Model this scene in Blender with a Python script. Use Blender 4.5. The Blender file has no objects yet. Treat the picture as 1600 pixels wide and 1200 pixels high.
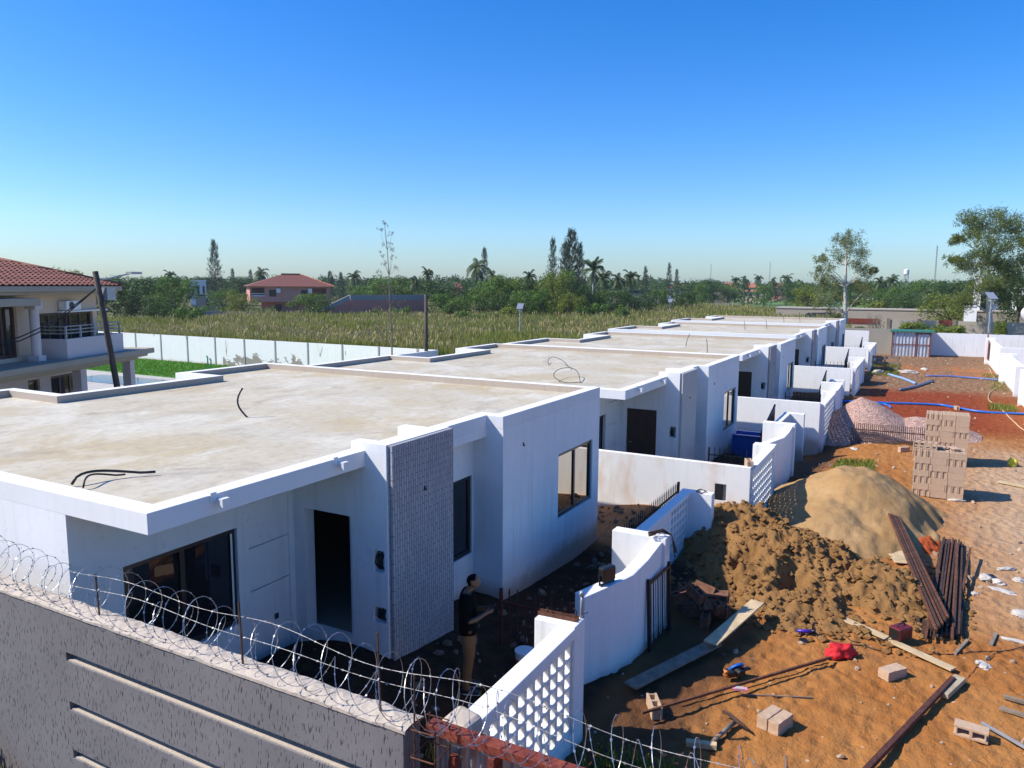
import bpy, bmesh, math, random
import numpy as np
from mathutils import Vector, Matrix, noise as mnoise
R = math.radians
random.seed(7)
rng = np.random.default_rng(11)
scene = bpy.context.scene
COL = scene.collection

# ------------------------------------------------------------------ camera
F_PX, PITCH, YAW, ROLL, CAM_H = 1180.28, R(7.46), R(28.46), R(0.36), 6.0
fw = Vector((math.cos(YAW)*math.cos(PITCH), math.sin(YAW)*math.cos(PITCH), -math.sin(PITCH)))
rt = Vector((math.sin(YAW), -math.cos(YAW), 0)); up = rt.cross(fw)
c_, s_ = math.cos(ROLL), math.sin(ROLL)
rt, up = rt*c_ + up*s_, up*c_ - rt*s_
EYE = Vector((0, 0, CAM_H))
cd = bpy.data.cameras.new("camera"); cam = bpy.data.objects.new("camera", cd); COL.objects.link(cam)
M = Matrix((rt, up, -fw)).transposed().to_4x4(); M.translation = EYE
cam.matrix_world = M
cd.sensor_width = 36.0; cd.lens = 36.0*F_PX/1600; cd.clip_end = 6000; cd.clip_start = 0.1
scene.camera = cam

def ray(px, py): return fw + rt*((px-800)/F_PX) - up*((py-600)/F_PX)
def at(px, py, z=0.0):
    d = ray(px, py); t = (z-CAM_H)/d.z
    return EYE + d*t
def far(px, d, py=None):
    """point on the ground at horizontal distance d in the direction of column px"""
    v = ray(px, 445); h = math.hypot(v.x, v.y)
    return Vector((v.x/h*d, v.y/h*d, 0))
def z_far(px, py, d):
    v = ray(px, py); h = math.hypot(v.x, v.y)
    return CAM_H + v.z/h*d

# ------------------------------------------------------------------ terrain
BUMPS = [(7.0,7.0,.80,3.3,1.4),(17.9,5.4,.54,.85,1.6),(30.6,4.7,-.78,1.7,1.7),(35.5,3.6,-.32,1.8,1.2),
         (45.1,4.8,.12,1.6,1.6),(5.2,2.2,.25,1.5,1.0)]
def gz(x, y, fine=True):
    z = 0.0
    for bx, by, a, sx, sy in BUMPS:
        dx, dy = (x-bx)/sx, (y-by)/sy
        q = dx*dx+dy*dy
        if q < 18: z += a*math.exp(-.5*q)
    return z
def gnoise(x, y):
    v = Vector((x, y, 0))
    h = .030*mnoise.noise(v*.9) + .022*mnoise.noise(v*2.3) + .012*mnoise.noise(v*5.1)
    if 8 < x < 18 and -6 < y < 4:      # trampled sand: foot dents with pushed-up rims
        for k in (0, 1):
            c = mnoise.voronoi(Vector((x*2.6+k*5.3, y*2.6+k*3.1, k)), distance_metric="DISTANCE")[0][0]/2.6
            h += .022*math.exp(-((c-.115)/.035)**2)-.038*math.exp(-(c/.085)**2)
        h += .010*mnoise.noise(v*11)
    return h
def gground(x, y): return gz(x, y) + gnoise(x, y)

# ------------------------------------------------------------------ node helpers
class NT:
    def __init__(s, name):
        s.m = bpy.data.materials.new(name); s.m.use_nodes = True
        s.t = s.m.node_tree; s.b = s.t.nodes["Principled BSDF"]; s.o = s.t.nodes["Material Output"]
    def n(s, typ, ins=None, **kw):
        nd = s.t.nodes.new(typ)
        for k, v in kw.items(): setattr(nd, k, v)
        if ins:
            for k, v in ins.items(): s.put(nd.inputs[k], v)
        return nd
    def put(s, sock, v):
        if isinstance(v, bpy.types.NodeSocket): s.t.links.new(v, sock)
        elif isinstance(v, bpy.types.Node): s.t.links.new(v.outputs[0], sock)
        else:
            try: sock.default_value = v
            except Exception: sock.default_value = tuple(v)+(1,)
    def set(s, **kw):
        for k, v in kw.items(): s.put(s.b.inputs[k.replace('_', ' ')], v)
    def co(s, kind="Object"): return s.n("ShaderNodeTexCoord").outputs[kind]
    def pos(s): return s.n("ShaderNodeNewGeometry").outputs["Position"]
    def island(s): return s.n("ShaderNodeNewGeometry").outputs["Random Per Island"]
    def mapping(s, v, scale=(1,1,1), loc=(0,0,0), rot=(0,0,0)):
        return s.n("ShaderNodeMapping", {"Vector": v, "Scale": scale, "Location": loc, "Rotation": rot}).outputs[0]
    def noise(s, v, scale=5, detail=4, rough=.55, dist=0, out="Fac"):
        return s.n("ShaderNodeTexNoise", {"Vector": v, "Scale": scale, "Detail": detail, "Roughness": rough, "Distortion": dist}).outputs[out]
    def voro(s, v, scale=5, out="Distance", feature="F1", rand=1.0):
        nd = s.n("ShaderNodeTexVoronoi", {"Vector": v, "Scale": scale, "Randomness": rand}, feature=feature)
        return nd.outputs[out]
    def ramp(s, f, stops, interp="LINEAR"):
        nd = s.n("ShaderNodeValToRGB", {"Fac": f}); cr = nd.color_ramp; cr.interpolation = interp
        while len(cr.elements) < len(stops): cr.elements.new(.5)
        for e, (p, c) in zip(cr.elements, stops):
            e.position = p
            e.color = (c, c, c, 1) if isinstance(c, (int, float)) else (tuple(c)+(1,))[:4]
        return nd.outputs["Color"]
    def mr(s, v, a, b, c=0.0, d=1.0, smooth=True):
        return s.n("ShaderNodeMapRange", {"Value": v, "From Min": a, "From Max": b, "To Min": c, "To Max": d},
                   interpolation_type="SMOOTHSTEP" if smooth else "LINEAR").outputs[0]
    def math(s, op, a, b=0.0):
        nd = s.n("ShaderNodeMath", operation=op); s.put(nd.inputs[0], a); s.put(nd.inputs[1], b); return nd.outputs[0]
    def mix(s, f, a, b, mode="MIX"):
        nd = s.n("ShaderNodeMix", data_type="RGBA", blend_type=mode)
        s.put(nd.inputs[0], f)
        for i, v in ((6, a), (7, b)):
            if isinstance(v, (tuple, list)): v = (tuple(v)+(1,))[:4]
            s.put(nd.inputs[i], v)
        return nd.outputs[2]
    def sep(s, v):
        nd = s.n("ShaderNodeSeparateXYZ", {"Vector": v}); return nd.outputs
    def comb(s, x=0., y=0., z=0.):
        return s.n("ShaderNodeCombineXYZ", {"X": x, "Y": y, "Z": z}).outputs[0]
    def bump(s, h, strength=.3, dist=.01):
        s.put(s.b.inputs["Normal"], s.n("ShaderNodeBump", {"Height": h, "Strength": strength, "Distance": dist}).outputs[0])

def flat(name, col, rough=.6, metal=0.0, var=.12, scale=6, bump=0.0, spec=None):
    t = NT(name); n = t.noise(t.co(), scale, 5, .6)
    lo = [c*(1-var) for c in col]; hi = [min(1, c*(1+var)) for c in col]
    t.set(Base_Color=t.ramp(n, [(.3, lo), (.7, hi)]), Roughness=rough, Metallic=metal)
    if spec is not None: t.set(Specular_IOR_Level=spec)
    if bump: t.bump(t.noise(t.co(), scale*8, 4), bump, .01)
    return t.m

def plaster(name, col, dirt=(.42,.40,.36), amount=.35, stain=None, stain_amt=0.0, rough=.85, bump=.12):
    """painted render: faint mottling, vertical run marks and scuffs"""
    t = NT(name); co = t.co()
    big = t.noise(co, .9, 5, .6)
    run = t.noise(t.mapping(co, (5, 5, .35)), 1.6, 4, .6)
    spk = t.noise(co, 9, 6, .65)
    f = t.math("MULTIPLY", t.ramp(run, [(.52, 0), (.78, 1)]), t.ramp(big, [(.35, .15), (.7, 1)]))
    f2 = t.ramp(spk, [(.62, 0), (.74, 1)])
    f = t.math("MULTIPLY", t.math("MAXIMUM", f, t.math("MULTIPLY", f2, .5)), amount)
    tone = t.mix(t.ramp(big, [(.3, 0), (.7, 1)]), [c*.94 for c in col], [min(1, c*1.03) for c in col])
    colr = t.mix(f, tone, dirt)
    if stain:
        sn = t.noise(t.mapping(co, (1.4, 1.4, .5)), 1.1, 5, .65)
        colr = t.mix(t.math("MULTIPLY", t.ramp(sn, [(.5, 0), (.72, 1)]), stain_amt), colr, stain)
    t.set(Base_Color=colr, Roughness=rough)
    t.bump(t.noise(co, 38, 5, .6), bump, .012)
    return t.m

def leafy(name, a, b, trans=.25, rough=.55, clump=1.2):
    t = NT(name)
    n = t.noise(t.co(), clump, 2, .5)
    f = t.math("ADD", t.math("MULTIPLY", t.island(), .6), t.math("MULTIPLY", n, .5))
    col = t.ramp(f, [(.15, a), (.85, b)])
    t.set(Base_Color=col, Roughness=rough, Specular_IOR_Level=.25)
    tr = t.n("ShaderNodeBsdfTranslucent", {"Color": col})
    mx = t.n("ShaderNodeMixShader", {0: trans}); t.put(mx.inputs[1], t.b.outputs[0]); t.put(mx.inputs[2], tr.outputs[0])
    t.put(t.o.inputs["Surface"], mx.outputs[0])
    return t.m

# ------------------------------------------------------------------ mesh builder
class MB:
    def __init__(s): s.v = []; s.f = []; s.mi = []; s.cur = 0
    def add(s, vs, fs):
        o = len(s.v); s.v += [tuple(v) for v in vs]
        for f in fs: s.f.append(tuple(i+o for i in f)); s.mi.append(s.cur)
        return s
    def box(s, a, b, mtx=None):
        x0, y0, z0 = a; x1, y1, z1 = b
        vs = [(x0,y0,z0),(x1,y0,z0),(x1,y1,z0),(x0,y1,z0),(x0,y0,z1),(x1,y0,z1),(x1,y1,z1),(x0,y1,z1)]
        if mtx is not None: vs = [mtx @ Vector(v) for v in vs]
        return s.add(vs, [(0,3,2,1),(4,5,6,7),(0,1,5,4),(1,2,6,5),(2,3,7,6),(3,0,4,7)])
    def bar(s, p, q, w, h=None, roll=0.0):
        """square bar from p to q"""
        p, q = Vector(p), Vector(q); h = h or w; d = (q-p); L = d.length
        if L < 1e-6: return s
        x = d/L; ref = Vector((0,0,1)) if abs(x.z) < .98 else Vector((0,1,0))
        y = ref.cross(x).normalized(); z = x.cross(y)
        if roll: y, z = y*math.cos(roll)+z*math.sin(roll), z*math.cos(roll)-y*math.sin(roll)
        m = Matrix((x, y, z)).transposed().to_4x4(); m.translation = p
        return s.box((0,-w/2,-h/2), (L,w/2,h/2), m)
    def tube(s, path, r, n=8, caps=True):
        path = [Vector(p) for p in path]; rr = r if isinstance(r, (list, tuple)) else [r]*len(path)
        o = len(s.v); ref = None; vs = []
        for i, p in enumerate(path):
            d = (path[min(i+1, len(path)-1)] - path[max(i-1, 0)])
            if d.length < 1e-9: d = Vector((0,0,1))
            d.normalize()
            if ref is None: ref = Vector((0,0,1)) if abs(d.z) < .9 else Vector((1,0,0))
            y = ref.cross(d)
            if y.length < 1e-6: y = Vector((1,0,0)).cross(d)
            y.normalize(); z = d.cross(y); ref = z
            for k in range(n):
                a = 2*math.pi*k/n; vs.append(p + (y*math.cos(a)+z*math.sin(a))*rr[i])
        fs = []
        for i in range(len(path)-1):
            for k in range(n):
                a, b = i*n+k, i*n+(k+1) % n; fs.append((a, b, b+n, a+n))
        if caps: fs += [tuple(range(n))[::-1], tuple((len(path)-1)*n+k for k in range(n))]
        return s.add(vs, fs)
    def prism(s, poly, z0, z1):
        """poly: plan outline, counter-clockwise"""
        n = len(poly)
        zz0 = z0 if isinstance(z0, (list, tuple)) else [z0]*n; zz1 = z1 if isinstance(z1, (list, tuple)) else [z1]*n
        vs = [(x, y, zz0[i]) for i, (x, y) in enumerate(poly)] + [(x, y, zz1[i]) for i, (x, y) in enumerate(poly)]
        fs = [tuple(range(n))[::-1], tuple(range(n, 2*n))] + [(i, (i+1) % n, n+(i+1) % n, n+i) for i in range(n)]
        return s.add(vs, fs)
    def extrude(s, poly, fn, t0, t1):
        """outline in (u,v) carried by fn(u,v,w) from w=t0 to w=t1"""
        n = len(poly); vs = [fn(u, v, t0) for u, v in poly]+[fn(u, v, t1) for u, v in poly]
        return s.add(vs, [tuple(range(n))[::-1], tuple(range(n, 2*n))]+[(i, (i+1) % n, n+(i+1) % n, n+i) for i in range(n)])
    def cells(s, us, vs_, solid, fn, w0, w1):
        """slab in (u,v) made of a grid of cells; solid(i,j) tells which are filled; only outer faces are made"""
        nu, nv = len(us)-1, len(vs_)-1
        S = [[bool(solid(i, j)) for j in range(nv)] for i in range(nu)]
        idx = {}
        def V(i, j, k):
            if (i, j, k) not in idx: idx[(i, j, k)] = len(s.v); s.v.append(tuple(fn(us[i], vs_[j], (w0, w1)[k])))
            return idx[(i, j, k)]
        def F(*q): s.f.append(q); s.mi.append(s.cur)
        for i in range(nu):
            for j in range(nv):
                if not S[i][j]: continue
                F(V(i,j,0), V(i+1,j,0), V(i+1,j+1,0), V(i,j+1,0)); F(V(i,j,1), V(i,j+1,1), V(i+1,j+1,1), V(i+1,j,1))
                if i == 0 or not S[i-1][j]: F(V(i,j,0), V(i,j+1,0), V(i,j+1,1), V(i,j,1))
                if i == nu-1 or not S[i+1][j]: F(V(i+1,j,0), V(i+1,j,1), V(i+1,j+1,1), V(i+1,j+1,0))
                if j == 0 or not S[i][j-1]: F(V(i,j,0), V(i,j,1), V(i+1,j,1), V(i+1,j,0))
                if j == nv-1 or not S[i][j+1]: F(V(i,j+1,0), V(i+1,j+1,0), V(i+1,j+1,1), V(i,j+1,1))
        return s
    def wall(s, u0, u1, v0, v1, holes, fn, w0, w1):
        us = sorted({u0, u1, *[h[0] for h in holes], *[h[1] for h in holes]}); vv = sorted({v0, v1, *[h[2] for h in holes], *[h[3] for h in holes]})
        us = [u for u in us if u0 <= u <= u1]; vv = [v for v in vv if v0 <= v <= v1]
        def solid(i, j):
            cu, cv = (us[i]+us[i+1])/2, (vv[j]+vv[j+1])/2
            return not any(a < cu < b and c < cv < d for a, b, c, d in holes)
        return s.cells(us, vv, solid, fn, w0, w1)
    def build(s, name, mats, parent=None, smooth=False, bevel=0.0, loc=None, recalc=True):
        me = bpy.data.meshes.new(name); me.from_pydata(s.v, [], s.f)
        mats = mats if isinstance(mats, (list, tuple)) else [mats]
        for m in mats: me.materials.append(m)
        if len(mats) > 1: me.polygons.foreach_set("material_index", s.mi)
        if recalc:
            bm = bmesh.new(); bm.from_mesh(me); bmesh.ops.recalc_face_normals(bm, faces=bm.faces); bm.to_mesh(me); bm.free()
        if smooth: me.polygons.foreach_set("use_smooth", [True]*len(me.polygons))
        me.update()
        o = bpy.data.objects.new(name, me); COL.objects.link(o)
        if parent is not None: o.parent = parent
        if loc is not None: o.location = loc
        if bevel:
            b = o.modifiers.new("edge", "BEVEL"); b.width = bevel; b.segments = 2; b.limit_method = "ANGLE"; b.angle_limit = R(40)
        return o

def quads_obj(name, V, mats, mi=None, parent=None, n=4):
    """many loose quads from an (k*4,3) array"""
    V = np.asarray(V, dtype=np.float32).reshape(-1, 3); k = len(V)//n
    me = bpy.data.meshes.new(name)
    me.vertices.add(len(V)); me.vertices.foreach_set("co", V.ravel())
    me.loops.add(k*n); me.loops.foreach_set("vertex_index", np.arange(k*n, dtype=np.int32))
    me.polygons.add(k); me.polygons.foreach_set("loop_start", np.arange(0, k*n, n, dtype=np.int32))
    me.polygons.foreach_set("loop_total", np.full(k, n, dtype=np.int32))
    for m in (mats if isinstance(mats, (list, tuple)) else [mats]): me.materials.append(m)
    if mi is not None: me.polygons.foreach_set("material_index", np.asarray(mi, dtype=np.int32))
    me.update(calc_edges=True); me.validate()
    o = bpy.data.objects.new(name, me); COL.objects.link(o)
    if parent is not None: o.parent = parent
    return o

def tag(o, label=None, cat=None, group=None, kind=None):
    if label: o["label"] = label
    if cat: o["category"] = cat
    if group: o["group"] = group
    if kind: o["kind"] = kind
    return o
def thing(name, label, cat, loc=(0,0,0), rz=0.0, group=None):
    o = bpy.data.objects.new(name, None); COL.objects.link(o); o.location = loc; o.rotation_euler = (0, 0, rz); o.empty_display_size = .3
    return tag(o, label, cat, group, "thing")
def copy_tree(o, parent=None):
    c = o.copy(); COL.objects.link(c)
    if parent is not None: c.parent = parent
    for ch in list(o.children): copy_tree(ch, c)
    return c
def ID(u, v, w): return (u, v, w)
# ------------------------------------------------------------------ materials
WHITE = plaster("white_render", (.76,.76,.75), amount=.30)
WHITE_WALL = plaster("white_wall_paint", (.78,.78,.77), amount=.22)
STAINED = plaster("rust_stained_white", (.76,.75,.72), amount=.3, stain=(.55,.30,.12), stain_amt=.55)
BARE = plaster("bare_cement", (.30,.27,.22), dirt=(.20,.18,.15), amount=.6)
GREYC = plaster("grey_cement", (.30,.29,.28), dirt=(.2,.19,.18), amount=.5)
CREAM = plaster("cream_render", (.60,.46,.33), amount=.2)
CREAM_D = plaster("taupe_cornice", (.36,.31,.24), amount=.3)
LILAC = plaster("pale_lilac_render", (.58,.51,.50), amount=.2)
PINK = plaster("pink_render", (.54,.21,.165), dirt=(.3,.12,.10), amount=.35)
PINK_L = plaster("light_pink_render", (.55,.26,.21), amount=.3)
def house_white(name="house_white_render", base=.42, amt=.50):
    t = NT(name); co = t.co(); s = t.sep(co)
    big = t.noise(co, .9, 5, .6); run = t.noise(t.mapping(co, (5, 5, .35)), 1.6, 4, .6); spk = t.noise(co, 9, 6, .65)
    f = t.math("MULTIPLY", t.ramp(run, [(.50, 0), (.78, 1)]), t.ramp(big, [(.35, .2), (.7, 1)]))
    f = t.math("MULTIPLY", t.math("MAXIMUM", f, t.math("MULTIPLY", t.ramp(spk, [(.57, 0), (.72, 1)]), .6)), amt)
    col = t.mix(f, t.mix(t.ramp(big, [(.3, 0), (.7, 1)]), (.76,.76,.745), (.82,.82,.81)), (.42,.41,.38))
    hgt = t.math("SUBTRACT", t.math("ADD", base, t.math("MULTIPLY", t.noise(co, 1.3, 5, .7), .55)), s[2])
    col = t.mix(t.math("MULTIPLY", t.mr(hgt, 0, .42), .75), col, (.34,.22,.13))
    t.set(Base_Color=col, Roughness=.85); t.bump(t.noise(co, 38, 5, .6), .14, .012); return t.m
WHITE_H = house_white(); WHITE_WALL = house_white("yard_wall_paint", -.02, .42)  # yard walls: same white paint with a lower soil splash at the base
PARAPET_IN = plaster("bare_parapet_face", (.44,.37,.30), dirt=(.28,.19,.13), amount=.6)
def peeling():
    t = NT("peeling_white_paint"); co = t.co(); s = t.sep(co)
    n = t.noise(t.mapping(co, (.5, .5, .8)), 1.5, 6, .7)
    low = t.mr(s[2], 1.7, .2, -.16, .13)
    m = t.ramp(t.math("ADD", n, low), [(.555, 0), (.575, 1)])
    t.set(Base_Color=t.mix(m, (.78,.78,.77), t.mix(t.noise(co, 8, 4), (.20,.18,.15), (.36,.32,.27))), Roughness=.9); return t.m
PEELING = peeling()
def roof_concrete():
    t = NT("roof_concrete"); co = t.co()
    a = t.noise(co, .32, 6, .62, .6); b = t.noise(t.mapping(co, (.85, 1.15, 1)), .55, 6, .66, .5); c = t.noise(co, 7, 6, .7)
    warm = t.mix(t.ramp(a, [(.38, 0), (.62, 1)]), (.50,.46,.36), (.46,.38,.235))
    pale = t.mix(t.ramp(b, [(.46, 0), (.66, 1)]), warm, (.59,.555,.455))
    dk = t.noise(t.mapping(co, (.8, 1.3, 1), (3, 7, 0)), .7, 5, .7, .8)
    col = t.mix(t.math("MULTIPLY", t.ramp(dk, [(.57, 0), (.72, 1)]), .62), pale, (.27,.215,.165))
    red = t.noise(t.mapping(co, (.7, 1.2, 1), (13, 2, 0)), .55, 4, .6)
    col = t.mix(t.math("MULTIPLY", t.ramp(red, [(.66, 0), (.76, 1)]), .45), col, (.42,.25,.17))
    col = t.mix(t.math("MULTIPLY", t.ramp(c, [(.35, 1), (.52, 0)]), .38), col, (.30,.255,.19))
    # trowel joints
    jx = t.noise(t.mapping(co, (.18, 3.2, 1)), 1.0, 3, .5)
    col = t.mix(t.math("MULTIPLY", t.ramp(jx, [(.485, 0), (.497, 1), (.503, 1), (.515, 0)]), .20), col, (.25,.23,.21))
    t.set(Base_Color=col, Roughness=.9); t.bump(t.noise(co, 16, 6, .65), .25, .02); return t.m
ROOFC = roof_concrete()
def pitted():
    t = NT("pitted_grey_render"); co = t.co()
    base = t.mix(t.ramp(t.noise(co, 1.3, 5, .6), [(.3, 0), (.7, 1)]), (.155,.143,.142), (.20,.186,.183))
    sx = t.sep(co)
    pit = t.voro(t.comb(t.math("MULTIPLY", t.math("ADD", sx[0], sx[1]), 52.0), t.math("MULTIPLY", sx[2], 9.0), 0.0), 1.0, "Distance", "F1", 1.0)
    sel = t.noise(co, 5.5, 3, .6)
    m = t.math("MULTIPLY", t.ramp(pit, [(.16, 1), (.30, 0)]), t.math("MULTIPLY", t.ramp(sel, [(.34, 0), (.46, 1)]), t.ramp(t.noise(co, 1.1, 4, .6), [(.28, .25), (.5, 1)])))
    fine = t.noise(t.mapping(co, (60, 60, 12)), 1.0, 2, .5)
    m2 = t.ramp(fine, [(.64, 0), (.70, 1)])
    m = t.math("MAXIMUM", m, t.math("MULTIPLY", m2, .75))
    t.set(Base_Color=t.mix(m, base, (.028,.023,.023)), Roughness=.92)
    h = t.math("SUBTRACT", t.math("MULTIPLY", t.noise(co, 60, 4, .6), .3), m)
    t.bump(h, .5, .01); return t.m
PITTED = pitted()
COPING = plaster("cement_coping", (.52,.44,.35), dirt=(.25,.20,.15), amount=.75, bump=.5)
def stone(name, c1, c2, mortar):
    t = NT(name); co = t.co(); s = t.sep(co)
    v = t.comb(s[2], t.math("ADD", s[0], s[1]), 0.0)
    nd = t.n("ShaderNodeTexBrick", {"Vector": v, "Color1": c1+(1,), "Color2": c2+(1,), "Mortar": mortar+(1,), "Scale": 1.0, "Mortar Size": .009,
        "Brick Width": .20, "Row Height": .055, "Bias": 0.0}, offset=.5, offset_frequency=2)
    n = t.noise(co, 30, 5, .6)
    col = t.mix(.5, nd.outputs["Color"], t.mix(n, [c*.7 for c in c1], c2))
    t.set(Base_Color=col, Roughness=.9)
    t.bump(t.math("ADD", t.math("MULTIPLY", nd.outputs["Fac"], -1.0), t.math("MULTIPLY", n, 1.1)), .9, .015); return t.m
STONE = stone("grey_split_stone", (.33,.32,.335), (.50,.49,.50), (.09,.088,.095))
STONE_W = stone("pale_split_stone", (.50,.48,.46), (.62,.60,.58), (.36,.35,.34))
FRAME = flat("dark_frame", (.018,.016,.018), .35)
DOORW = flat("dark_door_wood", (.035,.016,.010), .45, var=.3, scale=3)
def glass(name, tint, metal, rough=.02):
    t = NT(name); t.set(Base_Color=tint, Metallic=metal, Roughness=rough, Specular_IOR_Level=.6); return t.m
GLASS = glass("tinted_glass", (.012,.014,.018), 0.0)
MIRROR = glass("reflective_glass", (.62,.56,.47), 1.0, .01)
BLACK = flat("black_plastic", (.012,.012,.013), .4)
CABLE = flat("black_conduit", (.02,.019,.018), .5)
PVC = flat("white_pvc", (.75,.75,.74), .4, var=.05)
def rusty(name, a, b, c, rough=.8):
    t = NT(name); co = t.co(); n = t.noise(co, 5, 6, .7); n2 = t.noise(co, 26, 4, .6)
    col = t.mix(t.ramp(n2, [(.45, 0), (.7, 1)]), t.ramp(n, [(.3, a), (.55, b), (.75, c)]), [x*.5 for x in a])
    t.set(Base_Color=col, Roughness=rough, Metallic=.15); t.bump(n2, .3, .004); return t.m
RUST = rusty("rusty_steel", (.09,.035,.018), (.17,.065,.03), (.24,.10,.05))
RUST_D = rusty("dark_rusty_steel", (.045,.026,.02), (.085,.045,.03), (.15,.08,.045))
RUST_R = rusty("red_oxide_steel", (.16,.03,.018), (.24,.045,.025), (.32,.09,.04))
REDGATE = rusty("red_painted_steel", (.075,.012,.010), (.11,.018,.014), (.15,.03,.02))
BLACKIRON = rusty("black_iron", (.012,.011,.011), (.02,.018,.017), (.04,.03,.025), .5)
GALV = flat("galvanised_wire", (.42,.43,.45), .4, metal=.8, var=.2, scale=20)
GALV_D = flat("dull_wire", (.20,.20,.21), .55, metal=.6, var=.4, scale=9)
def sheet(name, a, b, rust):
    t = NT(name); co = t.co(); n = t.noise(t.mapping(co, (4, 4, .8)), 1.5, 5, .7)
    col = t.mix(t.ramp(n, [(.5, 0), (.68, 1)]), t.mix(t.noise(co, 3, 3), a, b), rust)
    t.set(Base_Color=col, Roughness=.5, Metallic=.45); return t.m
SHEET = sheet("old_corrugated_sheet", (.36,.37,.39), (.24,.25,.27), (.16,.08,.045))
SHEET_B = sheet("blue_grey_sheet", (.50,.56,.64), (.42,.48,.57), (.30,.25,.22))
WOOD = flat("pale_plank_wood", (.50,.38,.22), .8, var=.25, scale=4)
WOOD_O = flat("weathered_wood", (.22,.17,.12), .85, var=.35, scale=5)
POLEW = flat("creosoted_pole", (.06,.045,.038), .8, var=.3, scale=4)
def block_mat():
    t = NT("cement_block"); co = t.co()
    oi = t.n("ShaderNodeObjectInfo").outputs["Random"]
    n = t.noise(co, 14, 5, .65)
    col = t.mix(t.ramp(n, [(.3, 0), (.7, 1)]), (.43,.29,.185), (.54,.385,.265))
    col = t.mix(t.math("MULTIPLY", oi, .30), col, (.42,.31,.22))
    t.set(Base_Color=col, Roughness=.95); t.bump(t.noise(co, 120, 3), .5, .004); return t.m
BLOCK = block_mat()
def earth(name, a, b, c, lump=3.0, bump=.6, speck=None):
    t = NT(name); p = t.pos()
    n = t.noise(p, .8, 6, .65, .3); f = t.noise(p, lump*2.4, 6, .7); g = t.noise(p, 30, 4, .7)
    col = t.mix(t.ramp(n, [(.35, 0), (.65, 1)]), a, b)
    col = t.mix(t.math("MULTIPLY", t.ramp(f, [(.50, 0), (.72, 1)]), .6), col, c)
    col = t.mix(t.math("MULTIPLY", t.ramp(g, [(.3, 1), (.48, 0)]), .30), col, [x*.5 for x in a])
    if speck:
        v = t.voro(p, 26, "Color"); sv = t.sep(v)
        col = t.mix(t.ramp(sv[0], [(.25, 0), (.85, 1)]), speck[0], speck[1])
        t.bump(t.voro(p, 26, "Distance"), .9, .03)
    else: t.bump(t.math("ADD", f, t.math("MULTIPLY", g, .4)), bump, .03)
    t.set(Base_Color=col, Roughness=.98, Specular_IOR_Level=.15); return t.m
SAND = earth("fine_sand", (.35,.205,.083), (.41,.265,.125), (.26,.142,.052), 2.0, .8)
DIRT = earth("dug_sandy_soil", (.22,.115,.041), (.275,.15,.056), (.155,.077,.027), 4.0, .9)
GRAVEL = earth("pink_gravel", (.4,.3,.26), (.4,.3,.26), (.4,.3,.26), speck=((.30,.175,.135), (.58,.40,.33)))
CLAY = earth("red_clay", (.30,.055,.018), (.36,.08,.025), (.22,.04,.015))
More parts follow.
